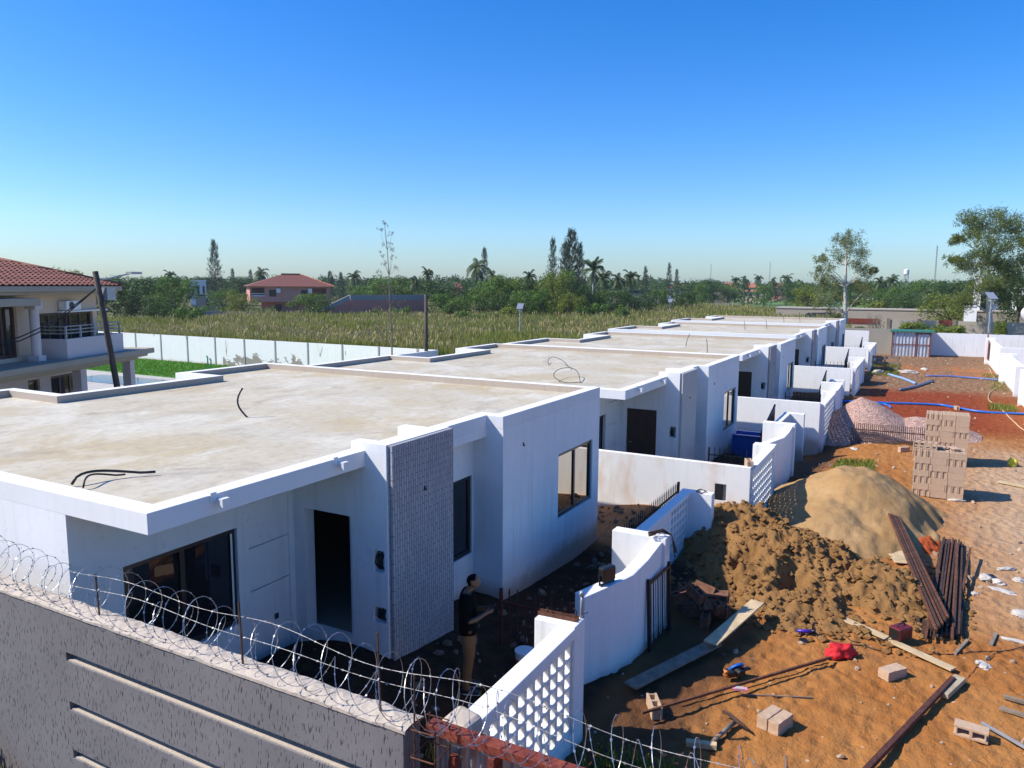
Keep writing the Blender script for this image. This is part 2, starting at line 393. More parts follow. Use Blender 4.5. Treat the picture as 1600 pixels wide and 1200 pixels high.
def ground_mat():
    t = NT("building_site_ground"); p = t.pos(); s = t.sep(p)
    wob = t.noise(p, .35, 5, .6); wv = t.math("MULTIPLY", t.math("SUBTRACT", wob, .5), 6.0)
    X = t.math("ADD", s[0], wv); Y = t.math("ADD", s[1], t.math("MULTIPLY", wv, .5))
    n1 = t.noise(p, .55, 6, .65, .4); n2 = t.noise(p, 3.2, 6, .7); n3 = t.noise(p, 22, 4, .7)
    sand = t.mix(t.ramp(n1, [(.35, 0), (.65, 1)]), (.33,.125,.031), (.40,.180,.054))
    sand = t.mix(t.math("MULTIPLY", t.ramp(n2, [(.52, 0), (.7, 1)]), .55), sand, (.28,.095,.020))
    pale = t.mix(t.ramp(n2, [(.35, 0), (.6, 1)]), (.44,.30,.175), (.52,.39,.26))
    # pale trampled strip towards the opposite wall
    m = t.math("MULTIPLY", t.mr(Y, .4, -3.2), t.mr(X, 13.5, 17.5)); m = t.math("MULTIPLY", m, t.mr(X, 36, 29))
    col = t.mix(t.math("MULTIPLY", m, .78), sand, pale)
    # red clay zone
    red = t.mix(t.ramp(n2, [(.4, 0), (.65, 1)]), (.20,.034,.010), (.30,.068,.018))
    m = t.math("MULTIPLY", t.mr(X, 34.5, 38), t.mr(X, 54, 49)); col = t.mix(t.math("MULTIPLY", m, t.mr(s[1], -6, -2, .45, 1)), col, red)
    brn = t.mix(t.ramp(n2, [(.38, 0), (.62, 1)]), (.15,.07,.032), (.33,.20,.11))
    m = t.math("MULTIPLY", t.mr(X, 48, 52), t.mr(X, 90, 84)); col = t.mix(m, col, brn)
    m = t.math("MULTIPLY", t.math("MULTIPLY", t.mr(X, 58, 60), t.mr(X, 68, 64)), t.mr(n1, .42, .62))
    col = t.mix(m, col, (.42,.15,.045))
    # dark loam of the yards, darkened past its own brown to stand in for shade
    shade_loam = t.mix(t.ramp(n2, [(.4, 0), (.65, 1)]), (.028,.014,.008), (.06,.031,.017))
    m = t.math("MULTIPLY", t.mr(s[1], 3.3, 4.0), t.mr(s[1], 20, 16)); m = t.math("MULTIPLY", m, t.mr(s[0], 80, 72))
    lit = t.math("MULTIPLY", t.mr(s[0], 15.2, 16.6), t.mr(s[0], 19, 18))  # paler patch painted where sun reaches the soil near the divider wall
    shade_loam = t.mix(lit, shade_loam, (.34,.17,.075)); col = t.mix(m, col, shade_loam)
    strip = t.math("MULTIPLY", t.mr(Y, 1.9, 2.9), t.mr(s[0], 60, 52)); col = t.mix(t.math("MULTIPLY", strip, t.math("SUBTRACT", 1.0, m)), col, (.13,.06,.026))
    # dry countryside beyond
    grs = t.mix(t.ramp(n1, [(.35, 0), (.65, 1)]), (.085,.105,.030), (.20,.165,.075))
    out = t.math("MAXIMUM", t.math("MAXIMUM", t.mr(s[0], 82, 86), t.mr(s[1], 17.5, 19.5)), t.mr(s[1], -9, -12))
    col = t.mix(out, col, grs)
    col = t.mix(t.math("MULTIPLY", t.ramp(n3, [(.32, 1), (.46, 0)]), .35), col, t.mix(.5, col, (.06,.035,.02)))
    peb = t.sep(t.voro(p, 9, "Color")); pd = t.voro(p, 9, "Distance")
    pm = t.math("MULTIPLY", t.ramp(peb[0], [(.95, 0), (.97, 1)]), t.ramp(pd, [(.16, 1), (.22, 0)]))
    col = t.mix(t.math("MULTIPLY", pm, .8), col, (.55,.47,.38))
    t.set(Base_Color=col, Roughness=.97, Specular_IOR_Level=.15)
    foot = t.voro(t.mapping(p, (1, 1.4, 1)), 4.2, "Distance", "SMOOTH_F1")
    h = t.math("ADD", t.math("MULTIPLY", foot, .8), t.math("ADD", t.math("MULTIPLY", n2, .8), t.math("MULTIPLY", n3, .25)))
    t.bump(h, .9, .09); return t.m
GROUND = ground_mat()
def tiles(name, a, b, sc=3.2):
    t = NT(name); co = t.co(); s = t.sep(co)
    n = t.noise(co, 1.2, 4, .6); w = t.n("ShaderNodeTexWave", {"Vector": co, "Scale": sc}, bands_direction="Z").outputs["Fac"]
    col = t.mix(t.math("MULTIPLY", w, .45), t.mix(n, a, b), [x*.45 for x in a])
    t.set(Base_Color=col, Roughness=.75); t.bump(w, .6, .05); return t.m
TILE = tiles("terracotta_tiles", (.20,.060,.036), (.29,.105,.06), 1.35)
TILE_B = tiles("brown_red_tiles", (.17,.055,.038), (.24,.085,.055), 1.0)
TILE_O = tiles("orange_tiles", (.40,.13,.06), (.48,.20,.10), 1.0)
GRASSM = leafy("lawn_grass", (.07,.20,.015), (.14,.34,.03), .2)
REED_G = leafy("reed_leaves", (.15,.18,.028), (.33,.33,.085), .38)
REED_T = leafy("reed_plumes", (.28,.225,.085), (.45,.37,.18), .3)
LEAF_D = leafy("dark_leaves", (.022,.052,.012), (.085,.150,.030), .25, clump=5)
LEAF_M = leafy("green_leaves", (.045,.10,.012), (.15,.25,.038), .28, clump=5)
LEAF_Y = leafy("yellow_green_leaves", (.09,.13,.012), (.24,.28,.04), .3, clump=5)
LEAF_C = leafy("casuarina_needles", (.026,.046,.028), (.075,.105,.055), .2, clump=5)
LEAF_P = leafy("palm_fronds", (.028,.052,.016), (.10,.14,.045), .2, clump=5)
LEAF_E = leafy("eucalyptus_leaves", (.095,.125,.035), (.25,.27,.09), .4, clump=.6)
TWIG = flat("dry_twigs", (.20,.16,.12), .9)
BARK = flat("brown_bark", (.10,.075,.055), .9, var=.3, scale=4)
BARK_W = flat("pale_bark", (.50,.47,.42), .8, var=.25, scale=3)
def solid(name, c, rough=.5, metal=0.): 
    return flat(name, c, rough, metal, var=.06)
BLUE = solid("blue_plastic", (.015,.13,.50), .35); REDC = solid("red_cloth", (.55,.012,.02), .8); MAROON = solid("maroon_paint", (.14,.012,.014), .4)
PINKP = solid("pink_plastic", (.75,.30,.42), .4); YELLOW = solid("yellow_plastic", (.75,.62,.02), .4); ORANGE = solid("orange_plastic", (.65,.22,.05), .4)
PALE = flat("white_scrap", (.47,.43,.38), .7); GREENP = solid("green_paint", (.03,.16,.10), .5); SOLAR = solid("solar_cells", (.22,.25,.30), .3)
STEELP = flat("grey_steel", (.34,.35,.36), .5, metal=.3)
# ------------------------------------------------------------------ ground, sky
def axis(fine0, fine1, step, lo, hi, grow=1.22):
    a = list(np.arange(fine0, fine1+1e-6, step)); d = step; x = fine1
    while x < hi: d *= grow; x += d; a.append(min(x, hi))
    d = step; x = fine0; b = []
    while x > lo: d *= grow; x -= d; b.append(max(x, lo))
    return b[::-1]+a
gx = axis(8.6, 17.0, .065, 8.0, 17.2); gx = [a for a in axis(2.0, 44.0, .14, -600, 3500, 1.12) if a < 8.6-.05]+list(np.arange(8.6, 17.0, .065))+[a for a in axis(2.0, 44.0, .14, -600, 3500, 1.12) if a > 17.03]
gy = [a for a in axis(-7.0, 8.6, .14, -2500, 3500, 1.18) if a < -4.05]+list(np.arange(-4.0, 3.4, .065))+[a for a in axis(-7.0, 8.6, .14, -2500, 3500, 1.18) if a > 3.42]
gv = [(x, y, gground(x, y) if (-2 < x < 90 and -14 < y < 22) else 0.0) for x in gx for y in gy]
ny = len(gy); gf = [(i*ny+j, (i+1)*ny+j, (i+1)*ny+j+1, i*ny+j+1) for i in range(len(gx)-1) for j in range(ny-1)]
mb = MB(); mb.v = gv; mb.f = gf; mb.mi = [0]*len(gf)
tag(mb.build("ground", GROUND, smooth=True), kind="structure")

# ------------------------------------------------------------------ houses
ROOF = [(0,0),(6.77,0),(6.77,-.34),(11.33,-.34),(11.33,10.2),(8.2,10.2),(8.2,8.95),(4.5,8.95),(4.5,10.7),(0,10.7)]
def inset(poly, d):
    out = []; n = len(poly)
    for i in range(n):
        a, b, c = poly[i-1], poly[i], poly[(i+1) % n]
        def nrm(p, q):
            dx, dy = q[0]-p[0], q[1]-p[1]; L = math.hypot(dx, dy); return (-dy/L, dx/L)
        n1, n2 = nrm(a, b), nrm(b, c); out.append((b[0]+(n1[0]+n2[0])*d, b[1]+(n1[1]+n2[1])*d))
    return out
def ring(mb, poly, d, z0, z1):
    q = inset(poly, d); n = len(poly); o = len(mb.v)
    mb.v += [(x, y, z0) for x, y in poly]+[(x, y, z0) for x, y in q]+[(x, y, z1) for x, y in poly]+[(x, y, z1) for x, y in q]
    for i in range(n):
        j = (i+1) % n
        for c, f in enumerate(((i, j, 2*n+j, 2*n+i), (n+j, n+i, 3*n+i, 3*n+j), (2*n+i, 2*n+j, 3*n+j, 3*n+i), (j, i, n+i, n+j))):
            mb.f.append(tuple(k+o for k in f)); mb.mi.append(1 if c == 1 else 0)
def window(parent, fn, u0, u1, v0, v1, w, nm, gl, label=None, fr=.075, dep=.06):
    """frame in the opening, panes set in it; fn(u,v,w)"""
    m = MB(); us = [u0, u0+fr]; k = (u1-u0-fr)/nm
    for i in range(nm): us += [u0+fr+k*(i+1)-fr, u0+fr+k*(i+1)]
    us = sorted(set(round(u, 4) for u in us)); vs = [v0, v0+fr, v1-fr, v1]
    m.cells(us, vs, lambda i, j: j != 1 or i % 2 == 0, fn, w, w+dep)
    f = m.build("window", FRAME, parent, bevel=.004)
    if label: f["label"] = label
    for i in range(nm):
        a, b = us[2*i+1], us[2*i+2]
        g = MB(); g.extrude([(a, v0+fr), (b, v0+fr), (b, v1-fr), (a, v1-fr)], fn, w+.028, w+.034); g.build("pane", gl, f)
    return f
YZ = lambda y, z, x: (x, y, z)      # wall facing along x
XZ = lambda x, z, y: (x, y, z)      # wall facing along y
HOUSES = [(4.74,6.75,3.69),(18.0,6.49,3.37),(31.5,6.37,3.22),(45.2,6.24,3.28),(59.0,6.21,3.32)]; HSC = (1, 1.037, 1.053, 1.061, 1.067)
def house(i, label):
    X, Y, Z = HOUSES[i]
    h = thing("row_house", label, "house", (X, Y, Z-3.69*HSC[i]), 0, "white flat-roofed houses in the row")
    B = -.9
    h.scale = (HSC[i],)*3
    w = MB()
    w.wall(1.40, 10.5, B, 3.46, [], YZ, 0, .2)
    w.wall(.2, 3.40, B, 3.46, [(.63,2.33,1.26,2.65),(2.53,3.30,B,3.46)], XZ, 1.40, 1.60)
    for z0, z1 in ((B, 1.62), (1.64, 2.26), (2.28, 2.92), (2.94, 3.46)): w.box((2.53, 1.425, z0), (3.30, 1.60, z1))
    w.box((2.53, 1.46, 1.62), (3.30, 1.6, 1.64)); w.box((2.53, 1.46, 2.26), (3.30, 1.6, 2.28)); w.box((2.53, 1.46, 2.92), (3.30, 1.6, 2.94))
    niches = [(-.31,-.12,1.95,2.27), (-.33,-.10,1.20,1.43)]
    w.wall(-.37, 1.60, B, 3.46, [(.27,1.18,.80,2.69)]+niches, YZ, 3.40, 3.60)
    w.box((3.40, -.37, 3.46), (3.60, .25, 3.80)); w.box((3.60, -.37, B), (4.99, -.13, 3.80)); w.box((4.79, -.13, 3.46), (4.99, .48, 3.76))
    for a, b, c, d in niches: w.box((3.50, a-.01, c-.01), (3.60, b+.01, d+.01))
    w.wall(3.60, 6.77, B, 3.46, [(5.5,6.72,1.10,2.57)], XZ, .28, .48)
    w.box((4.99, 0, 3.30), (6.77, .2, 3.46))
    w.box((6.77, -.34, B), (6.97, .48, 3.46))
    w.wall(6.97, 11.33, B, 3.46, [(9.12,10.94,1.17,2.55)], XZ, -.34, -.14)
    w.box((11.13, -.14, B), (11.33, 10.0, 3.46))
    w.box((0, 10.5, B), (4.5, 10.7, 3.46)); w.box((4.3, 9.15, B), (4.5, 10.5, 3.46)); w.box((4.3, 8.95, B), (8.2, 9.15, 3.46)); w.box((8.2, 8.95, B), (8.4, 10.2, 3.46)); w.box((8.4, 10.0, B), (11.33, 10.2, 3.46))
    w.build("wall", WHITE_H, h)
    m = MB(); m.prism(inset(ROOF, .05), 3.47, 3.54); rf = m.build("roof", ROOFC, h)
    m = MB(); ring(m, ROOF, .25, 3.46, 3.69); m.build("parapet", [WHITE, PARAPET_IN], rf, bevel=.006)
    m = MB(); m.box((.1, 1.5, .66), (11.2, 8.9, .78)); m.box((3.6, .3, .66), (11.2, 1.5, .78)); m.build("floor", BARE, h)
    m = MB(); m.box((3.43, -.45, B), (4.97, -.372, 3.79)); m.build("stone_cladding", STONE_W if i == 1 else STONE, h)
    f = window(h, XZ, .63, 2.33, 1.26, 2.65, 1.45, 2, GLASS)
    m = MB(); m.box((2.255, 1.449, 1.34), (2.285, 1.453, 2.57)); m.build("blind_edge", PVC, f)
    window(h, XZ, 5.5, 6.72, 1.10, 2.57, .31, 1, GLASS)
    window(h, XZ, 9.12, 10.94, 1.17, 2.55, -.30, 2, MIRROR, "two-pane window with mirror-like glass")
    if i:
        m = MB(); m.box((3.45, .28, .80), (3.50, 1.17, 2.68)); d = m.build("door", DOORW, h, bevel=.006)
        m = MB(); m.tube([(3.45, 1.08, 1.7), (3.40, 1.08, 1.7), (3.40, 1.0, 1.7)], .011); m.build("handle", STEELP, d)
    for a, b, c, d in niches[:(2 if i == 0 else 1)]:
        m = MB()
        for k in range(3):
            y = a+.05+.045*k
            m.tube([(3.49, y, d-.02), (3.44, y+.02, (c+d)/2+.03*k), (3.42, y+.03, (c+d)/2-.04), (3.47, y+.0, c+.02)], .012, 6)
        m.box((3.485, a+.10, c+.03), (3.499, b-.01, d-.08)); m.build("meter_niche_cables", BLACK, h, smooth=True)
    for x in (.87, 2.85):
        m = MB(); m.tube([(x, .06, 3.63), (x, -.10, 3.60)], .032, 10); m.box((x-.05, -.135, 3.55), (x+.05, -.08, 3.65)); m.box((x-.10, -.012, 3.60), (x-.02, .1, 3.715)); m.build("roof_spout", PVC, h)
    for p in ((4.2, -.453, 3.02), (7.55, -.343, 3.05)):
        m = MB(); m.box((p[0]-.022, p[1]-.006, p[2]-.035), (p[0]+.022, p[1]+.03, p[2]+.035)); m.tube([(p[0], p[1], p[2]), (p[0], p[1]-.03, p[2]-.03)], .010, 6); m.build("lamp_socket", BLACK, h)
    if i == 0:
        m = MB(); m.box((2.98, 1.412, 1.05), (3.05, 1.43, 1.13)); m.build("wall_socket", BLACK, h)
    return h
LAB = ["nearest white flat-roofed house with grey stone pillar and empty black doorway",
 "second house in the row, looped black cable on its roof and pale stone pillar",
 "third house in the row, white with dark wooden door, behind the long clean divider wall",
 "fourth house in the row, small white flat-roofed house with narrow lit roof edge",
 "last and farthest white flat-roofed house of the row beside the pale-trunked tree"]
HS = [house(i, LAB[i]) for i in range(5)]
def loc_in(h, p): return (Vector(p)-h.location)/h.scale.x
def conduit(i, pts, r=.014):
    """bent black conduit standing out of roof slab i; pts: (px, py, height above slab)"""
    z = HOUSES[i][2]-.15; path = [loc_in(HS[i], at(px, py, z+dz)) for px, py, dz in pts]
    P = []
    for k in range(len(path)-1):
        a, b, c, d = path[max(k-1, 0)], path[k], path[k+1], path[min(k+2, len(path)-1)]
        for t in (0, .25, .5, .75):
            P.append(.5*((2*b)+(c-a)*t+(2*a-5*b+4*c-d)*t*t+(3*b-a-3*c+d)*t**3))
    P.append(path[-1]); m = MB(); m.tube(P, r, 8); m.build("roof_conduit", CABLE, HS[i], smooth=True)
def stand(i, px, py, lean=(0.0, 0.0), h=.5, r=.014):
    b = loc_in(HS[i], at(px, py, HOUSES[i][2]-.15))
    m = MB(); m.tube([b+Vector((lean[0]*t*t, lean[1]*t*t, h*t-.02)) for t in (0, .25, .5, .75, 1)], r, 8); m.build("roof_conduit", CABLE, HS[i], smooth=True)
b = loc_in(HS[0], at(388, 652, 3.54)); m = MB()
m.tube([b+Vector((-.10*math.sin(t*3.1), .10*math.sin(t*3.0)+.10*t, .56*t-.02)) for t in np.linspace(0, 1, 9)], .017, 8); m.build("roof_conduit", CABLE, HS[0], smooth=True)
def arc_conduit(i, p0, p1, hgt, r):
    a, b = loc_in(HS[i], at(p0[0], p0[1], HOUSES[i][2]-.12)), loc_in(HS[i], at(p1[0], p1[1], HOUSES[i][2]-.10))
    m = MB(); m.tube([a.lerp(b, t)+Vector((0, .25*math.sin(math.pi*t)*.6, hgt*math.sin(math.pi*min(1, t*1.15)**.55) if t < .87 else .0)) for t in np.linspace(0, 1, 14)], r, 8)
    m.build("roof_conduit", CABLE, HS[i], smooth=True)
arc_conduit(0, (112, 757), (243, 737), .10, .017); arc_conduit(0, (130, 762), (196, 741), .09, .012)
conduit(1, [(857, 570, .02), (857, 561, .12), (866, 558, .2), (880, 564, .2), (888, 573, .1)], .010)
conduit(1, [(907, 598, .01), (903, 582, .18), (893, 575, .26), (876, 576, .26), (866, 583, .2), (868, 591, .1), (885, 598, .04), (906, 597, .03)], .010)
stand(2, 1072, 541, (.2, -.1), .6); stand(2, 1105, 551, (0, .05), .6)
for px, py in ((1164, 516), (1198, 514)): stand(3, px, py, (.1, .1), .6)
for px, py in ((1225, 503), (1250, 503), (1292, 502)): stand(4, px, py, (.1, .15), .55)

# ------------------------------------------------------------------ boundary walls between and in front of the houses
def lattice(m, u0, u1, v0, v1, pu, pv, hu, hv, fn, w0, w1):
    nu, nv = max(1, int((u1-u0)/pu)), max(1, int((v1-v0)/pv)); mu, mv = ((u1-u0)-nu*pu)/2, ((v1-v0)-nv*pv)/2
    us = [u0]; vs = [v0]
    for i in range(nu): c = u0+mu+pu*(i+.5); us += [c-hu/2, c+hu/2]
    for j in range(nv): c = v0+mv+pv*(j+.5); vs += [c-hv/2, c+hv/2]
    us.append(u1); vs.append(v1)
    m.cells(us, vs, lambda i, j: not (i % 2 == 1 and j % 2 == 1), fn, w0, w1)
def front_walls(i, dx, dy, zz):
    names = ["first", "second", "third", "fourth", "fifth"][i]
    ex = [("lattice wall by the rusty sheet gate, pierced white screen ending in a square pier",
           "white splayed wall with black floodlight on top, pier and small lattice, before the nearest house"),
          ("pierced lattice wall joined to the rust-stained divider wall",
           "white wall with curved crest and stepped pier in front of the blue trough"),
          ("lattice wall with slanting light stripes beside the pink gravel heap",
           "white curved wall and pier behind the pink gravel heap"),
          ("small lattice wall with a reddish end, far along the row",
           "small white curved wall and pier with black gate rail, before the fourth house"),
          ("farthest tiny lattice wall of the row, near the grey cement wall",
           "farthest white curved wall and pier, in front of the bare grey cement wall")][i]
    a = thing("lattice_wall", ex[0], "wall", (dx, dy, zz), 0, "pierced front walls of the yards")
    x0 = (5.6, 5.4, 4.5, 4.95, 4.95)[i]
    m = MB(); m.box((x0, 3.6, -.9), (8.3, 3.76, .30)); lattice(m, x0, 8.3, .30, 1.60, .205, .195, .152, .152, XZ, 3.62, 3.75)
    m.build("block_screen", WHITE_WALL, a, bevel=.004)
    m = MB(); m.box((x0, 3.57, 1.60), (8.3, 3.80, 1.73)); m.build("capping", WHITE_WALL, a, bevel=.01)
    m = MB(); m.box((8.3, 3.58, -.9), (8.63, 4.15, 1.74)); m.build("pier", WHITE_WALL, a, bevel=.012)
    b = thing("splayed_wall", ex[1], "wall", (dx, dy, zz), 0, "splayed front walls with piers")
    fr = [(9.87,4.11),(10.35,3.90),(10.9,3.72),(11.5,3.68),(12.25,3.68)]; bk = [(12.25,3.90),(11.5,3.90),(11.0,3.94),(10.45,4.11),(9.97,4.31)]
    zt = [1.44,1.48,1.50,1.56,1.64]
    m = MB(); m.prism(fr+bk, [-.9]*10, zt+zt[::-1]); m.build("curved_wall", WHITE_WALL, b, bevel=.012)
    m = MB(); m.box((12.25, 3.62, -.9), (12.50, 4.60, 1.70)); m.build("pier", WHITE_WALL, b, bevel=.012)
    m = MB(); m.box((12.5, 4.44, -.9), (15.35, 4.60, 1.24)); m.box((12.5, 4.41, 1.24), (16.75, 4.64, 1.32)); m.box((15.35, 4.44, -.9), (16.75, 4.60, .12)); m.build("low_wall", WHITE_WALL, b, bevel=.008)
    m = MB(); lattice(m, 15.35, 16.75, .12, 1.24, .215, .186, .145, .125, XZ, 4.46, 4.58); m.build("block_screen", WHITE_WALL, b, bevel=.003)
    m = MB(); m.box((16.75, 3.92, -.9), (17.0, 4.66, 1.33)); m.build("pier", WHITE_WALL, b, bevel=.012)
    return a, b
for i, (dx, dy, zz) in enumerate([(0,0,0),(12.62,-.30,0),(27.0,-.45,-.28),(40.3,-.55,-.12),(54.1,-.50,-.05)]): front_walls(i, dx, dy, zz)
def divider(x, y0, y1, top, label, mat, arch=False):
    t = thing("divider_wall", label, "wall", (x, 0, 0), 0, "white divider walls between yards")
    m = MB()
    m.wall(y0, y1, -.9, top, [(3.86,4.13,.90,1.30)] if arch else [], YZ, 0, .16); m.build("wall", mat, t, bevel=.008)
    if arch:
        m = MB(); m.box((.06, 3.85, .89), (.12, 4.14, 1.31)); n = m.build("meter_niche", GREYC, t)
        m = MB(); m.box((.0, 3.95, .92), (.055, 4.11, 1.29)); m.build("meter_box", BLACK, n)
    return t
divider(17.9, 3.32, 7.3, 1.78, "white divider wall with rust stain and black meter niche beside the lattice", STAINED, True)
divider(31.35, 3.30, 7.2, 1.52, "clean white divider wall above the blue trough, between second and third house", WHITE_WALL)
divider(45.05, 3.30, 7.2, 1.58, "white divider wall between the third and fourth house, reddish at its street end", WHITE_WALL)
divider(58.8, 3.42, 7.2, 1.74, "far white divider wall between the fourth and fifth house", WHITE_WALL)
divider(72.6, 4.05, 6.6, 2.24, "tall white end wall past the fifth house, in front of the pale-trunked tree", WHITE_WALL)

# ------------------------------------------------------------------ gates and railings
def spiked_gate(name, label, loc, rz, L, H, n, mat, group, spikes=True):
    t = thing(name, label, "gate", loc, rz, group)
    m = MB()
    for z in (.12, H-.22): m.bar((0, 0, z), (L, 0, z), .035, .03)
    for x in (0, L): m.bar((x, 0, 0), (x, 0, H), .045)
    m.build("frame", mat, t)
    for k in range(1, n):
        x = L*k/n; m = MB(); m.bar((x, 0, .05), (x, 0, H-.06), .018)
        m.add([(x-.016, -.009, H-.06), (x+.016, -.009, H-.06), (x+.016, .009, H-.06), (x-.016, .009, H-.06), (x, 0, H+.05)], [(0,1,4), (1,2,4), (2,3,4), (3,0,4), (3,2,1,0)])
        m.build("spiked_bar", mat, t)
    return t
G1 = "spiked yard gates"
spiked_gate("yard_gate", "open red gate with spiked bars beside the standing man", (10.0, 4.42, .10), R(92), 1.15, 1.15, 8, REDGATE, G1)
spiked_gate("yard_gate", "black spiked gate in front of the blue trough", (22.55, 4.0, .05), R(95), 1.4, 1.15, 9, BLACKIRON, G1)
spiked_gate("yard_gate", "black spiked gate standing by the third house, above the lattice wall", (36.8, 3.9, -.25), R(97), 1.5, 1.4, 9, BLACKIRON, G1)
spiked_gate("yard_gate", "small black spiked gate by the fourth house", (50.2, 3.8, -.05), R(97), 1.9, 1.5, 9, BLACKIRON, G1)
spiked_gate("yard_gate", "farthest tiny black spiked gate by the last house", (64.0, 3.9, 0), R(97), 1.8, 1.5, 9, BLACKIRON, G1)
G2 = "rusty sliding gates behind the low walls"
spiked_gate("sliding_gate", "rusty sliding gate whose row of spikes shows above the small lattice", (13.1, 4.82, .05), 0, 4.1, 1.36, 30, RUST_D, G2)
def plate_gate(x, y, z, label, mat):
    t = thing("sliding_gate", label, "gate", (x, y, z), 0, G2)
    m = MB(); m.extrude([(0, .1), (2.6, .1), (2.6, 1.72), (2.2, 1.60), (0, 1.05)], XZ, 0, .03); m.build("plate", mat, t)
    m = MB(); m.bar((0, .015, 1.07), (2.2, .015, 1.63), .06); m.bar((2.2, .015, 1.63), (2.6, .015, 1.75), .06); m.bar((0, .015, .08), (2.6, .015, .08), .06); m.build("rail", BLACKIRON, t)
plate_gate(26.4, 4.60, -.1, "dark red sloping gate plate rising behind the second house's pier", RUST_R)
plate_gate(40.8, 4.35, -.2, "black sloping gate rail behind the third house's pier", BLACKIRON)
plate_gate(54.2, 4.35, .0, "black sloping gate rail behind the fourth house's pier", BLACKIRON)
plate_gate(67.8, 4.40, .05, "black sloping gate rail behind the last pier of the row", BLACKIRON)
t = thing("iron_grille", "black iron grille leaning against the splayed wall beside the brick heap", "grille", (11.45, 3.60, .0), R(-3))
m = MB()
for x in (0, .95): m.bar((x, 0, 0), (x, .05, 1.25), .05)
for z in (.1, 1.17): m.bar((0, .05*z/1.25, z), (.95, .05*z/1.25, z), .04)
m.build("frame", BLACKIRON, t)
for k in range(1, 9):
    m = MB(); m.bar((.95*k/9, .004, .1), (.95*k/9, .047, 1.17), .016); m.build("bar", STEELP if k % 2 else BLACKIRON, t)

# ------------------------------------------------------------------ front perimeter wall, razor wire, sheet gate
PW = thing("perimeter_wall", "grey pitted perimeter wall with three long grooves under the razor wire", "wall", (4.0, 0, 0))
m = MB(); holes = [(2.0, 7.03, z, z+.085) for z in (2.385, 1.88, 1.375, .87)]
m.wall(3.02, 14, -.6, 2.86, holes, YZ, 0, .07); m.box((.07, 3.02, -.6), (.2, 14, 2.86)); m.build("wall", PITTED, PW, bevel=.006)
m = MB(); yy = np.arange(3.0, 14, .06); prof = [(-.01, 0), (-.01, .025), (.04, .035), (.10, .04), (.16, .035), (.22, .02), (.22, 0)]
for y in yy:
    for k, (x, z) in enumerate(prof):
        n = mnoise.noise((x*9, y*4, 3))*.014+mnoise.noise((x*22, y*14, 1))*.010
        m.v.append((x+n*.6, y, 2.862+z+(n if 0 < k < 6 else 0)))
for a in range(len(yy)-1):
    for k in range(len(prof)-1): o = a*len(prof)+k; m.f.append((o, o+1, o+1+len(prof), o+len(prof))); m.mi.append(0)
m.build("coping", COPING, PW)
for z in (2.385, 1.88, 1.375):
    m = MB(); m.box((.012, 3.02, z-.004), (.072, 7.02, z+.012)); m.build("lit_groove_ledge", COPING, PW)  # paler colour of this strip stands in for sun on the groove's ledge
for y, hh in ((6.62, .42), (4.72, .55), (3.30, .62)):
    m = MB(); m.bar((.10, y, 2.85), (.10, y+.02, 2.88+hh), .013, .013); m.build("iron_post", RUST_D, PW)
def helix(m, y0, y1, r, pitch, x, z, ph, wob, rw=.0023, barb=True):
    n = int((y0-y1)/pitch*26); P = []
    for k in range(n+1):
        t = k/26*2*math.pi+ph; y = y0-(y0-y1)*k/n
        rr = r*(1+.10*math.sin(y*2.3+wob)+.06*math.sin(y*5.1)); zz = z(y)
        P.append(Vector((x+rr*.95*math.cos(t), y+.05*math.sin(t+wob), zz+rr*(1+math.sin(t))*.98)))
    m.tube(P, rw, 4, caps=False)
    if barb:
        for k in range(0, n, 2):
            a = P[k]; d = (P[min(k+1, n)]-a).normalized(); u = d.orthogonal().normalized(); u.rotate(Matrix.Rotation(k*1.3, 3, d))
            for q in (u, -u):
                m.add([a-d*.015, a+q*.0075-d*.003, a+d*.015, a+q*.0075+d*.003], [(0, 1, 3, 2)])
    return P
rz = thing("razor_wire", "silvery razor wire coil stretched along the perimeter wall and over the rusty gate", "razor wire", (4.10, 0, 0))
zl = lambda y: 2.90-(.05 if y > 3 else 0)
m = MB(); helix(m, 9.5, -1.5, .225, .25, 0, lambda y: 2.90+.02*math.sin(y*1.7), .3, 0); m.build("coil", GALV, rz)
m = MB(); helix(m, 9.5, 2.6, .150, .41, .03, lambda y: 2.89, 1.9, 2.0); m.build("coil", GALV, rz)
m = MB(); helix(m, 3.2, -1.5, .20, .33, -.03, lambda y: 2.92+.03*math.sin(y*3), 2.9, 1.0); m.build("coil", GALV, rz)
for dx, dz, w in ((0, .40, .035), (.02, .24, .02)):
    m = MB(); P = [Vector((dx+.03*math.sin(y*2.1+dz*9), y, 2.89+dz+w*math.sin(y*3.3))) for y in np.arange(9.5, -1.6, -.08)]; m.tube(P, .0020, 4, caps=False)
    for k in range(1, len(P)-1, 1):
        a = P[k]; u = Vector((math.sin(k*1.9), 0, math.cos(k*1.9)))*.009
        m.add([a-Vector((0,.014,0)), a+u, a+Vector((0,.014,0)), a-u], [(0,1,2,3)])
    m.build("strand", GALV_D, rz)
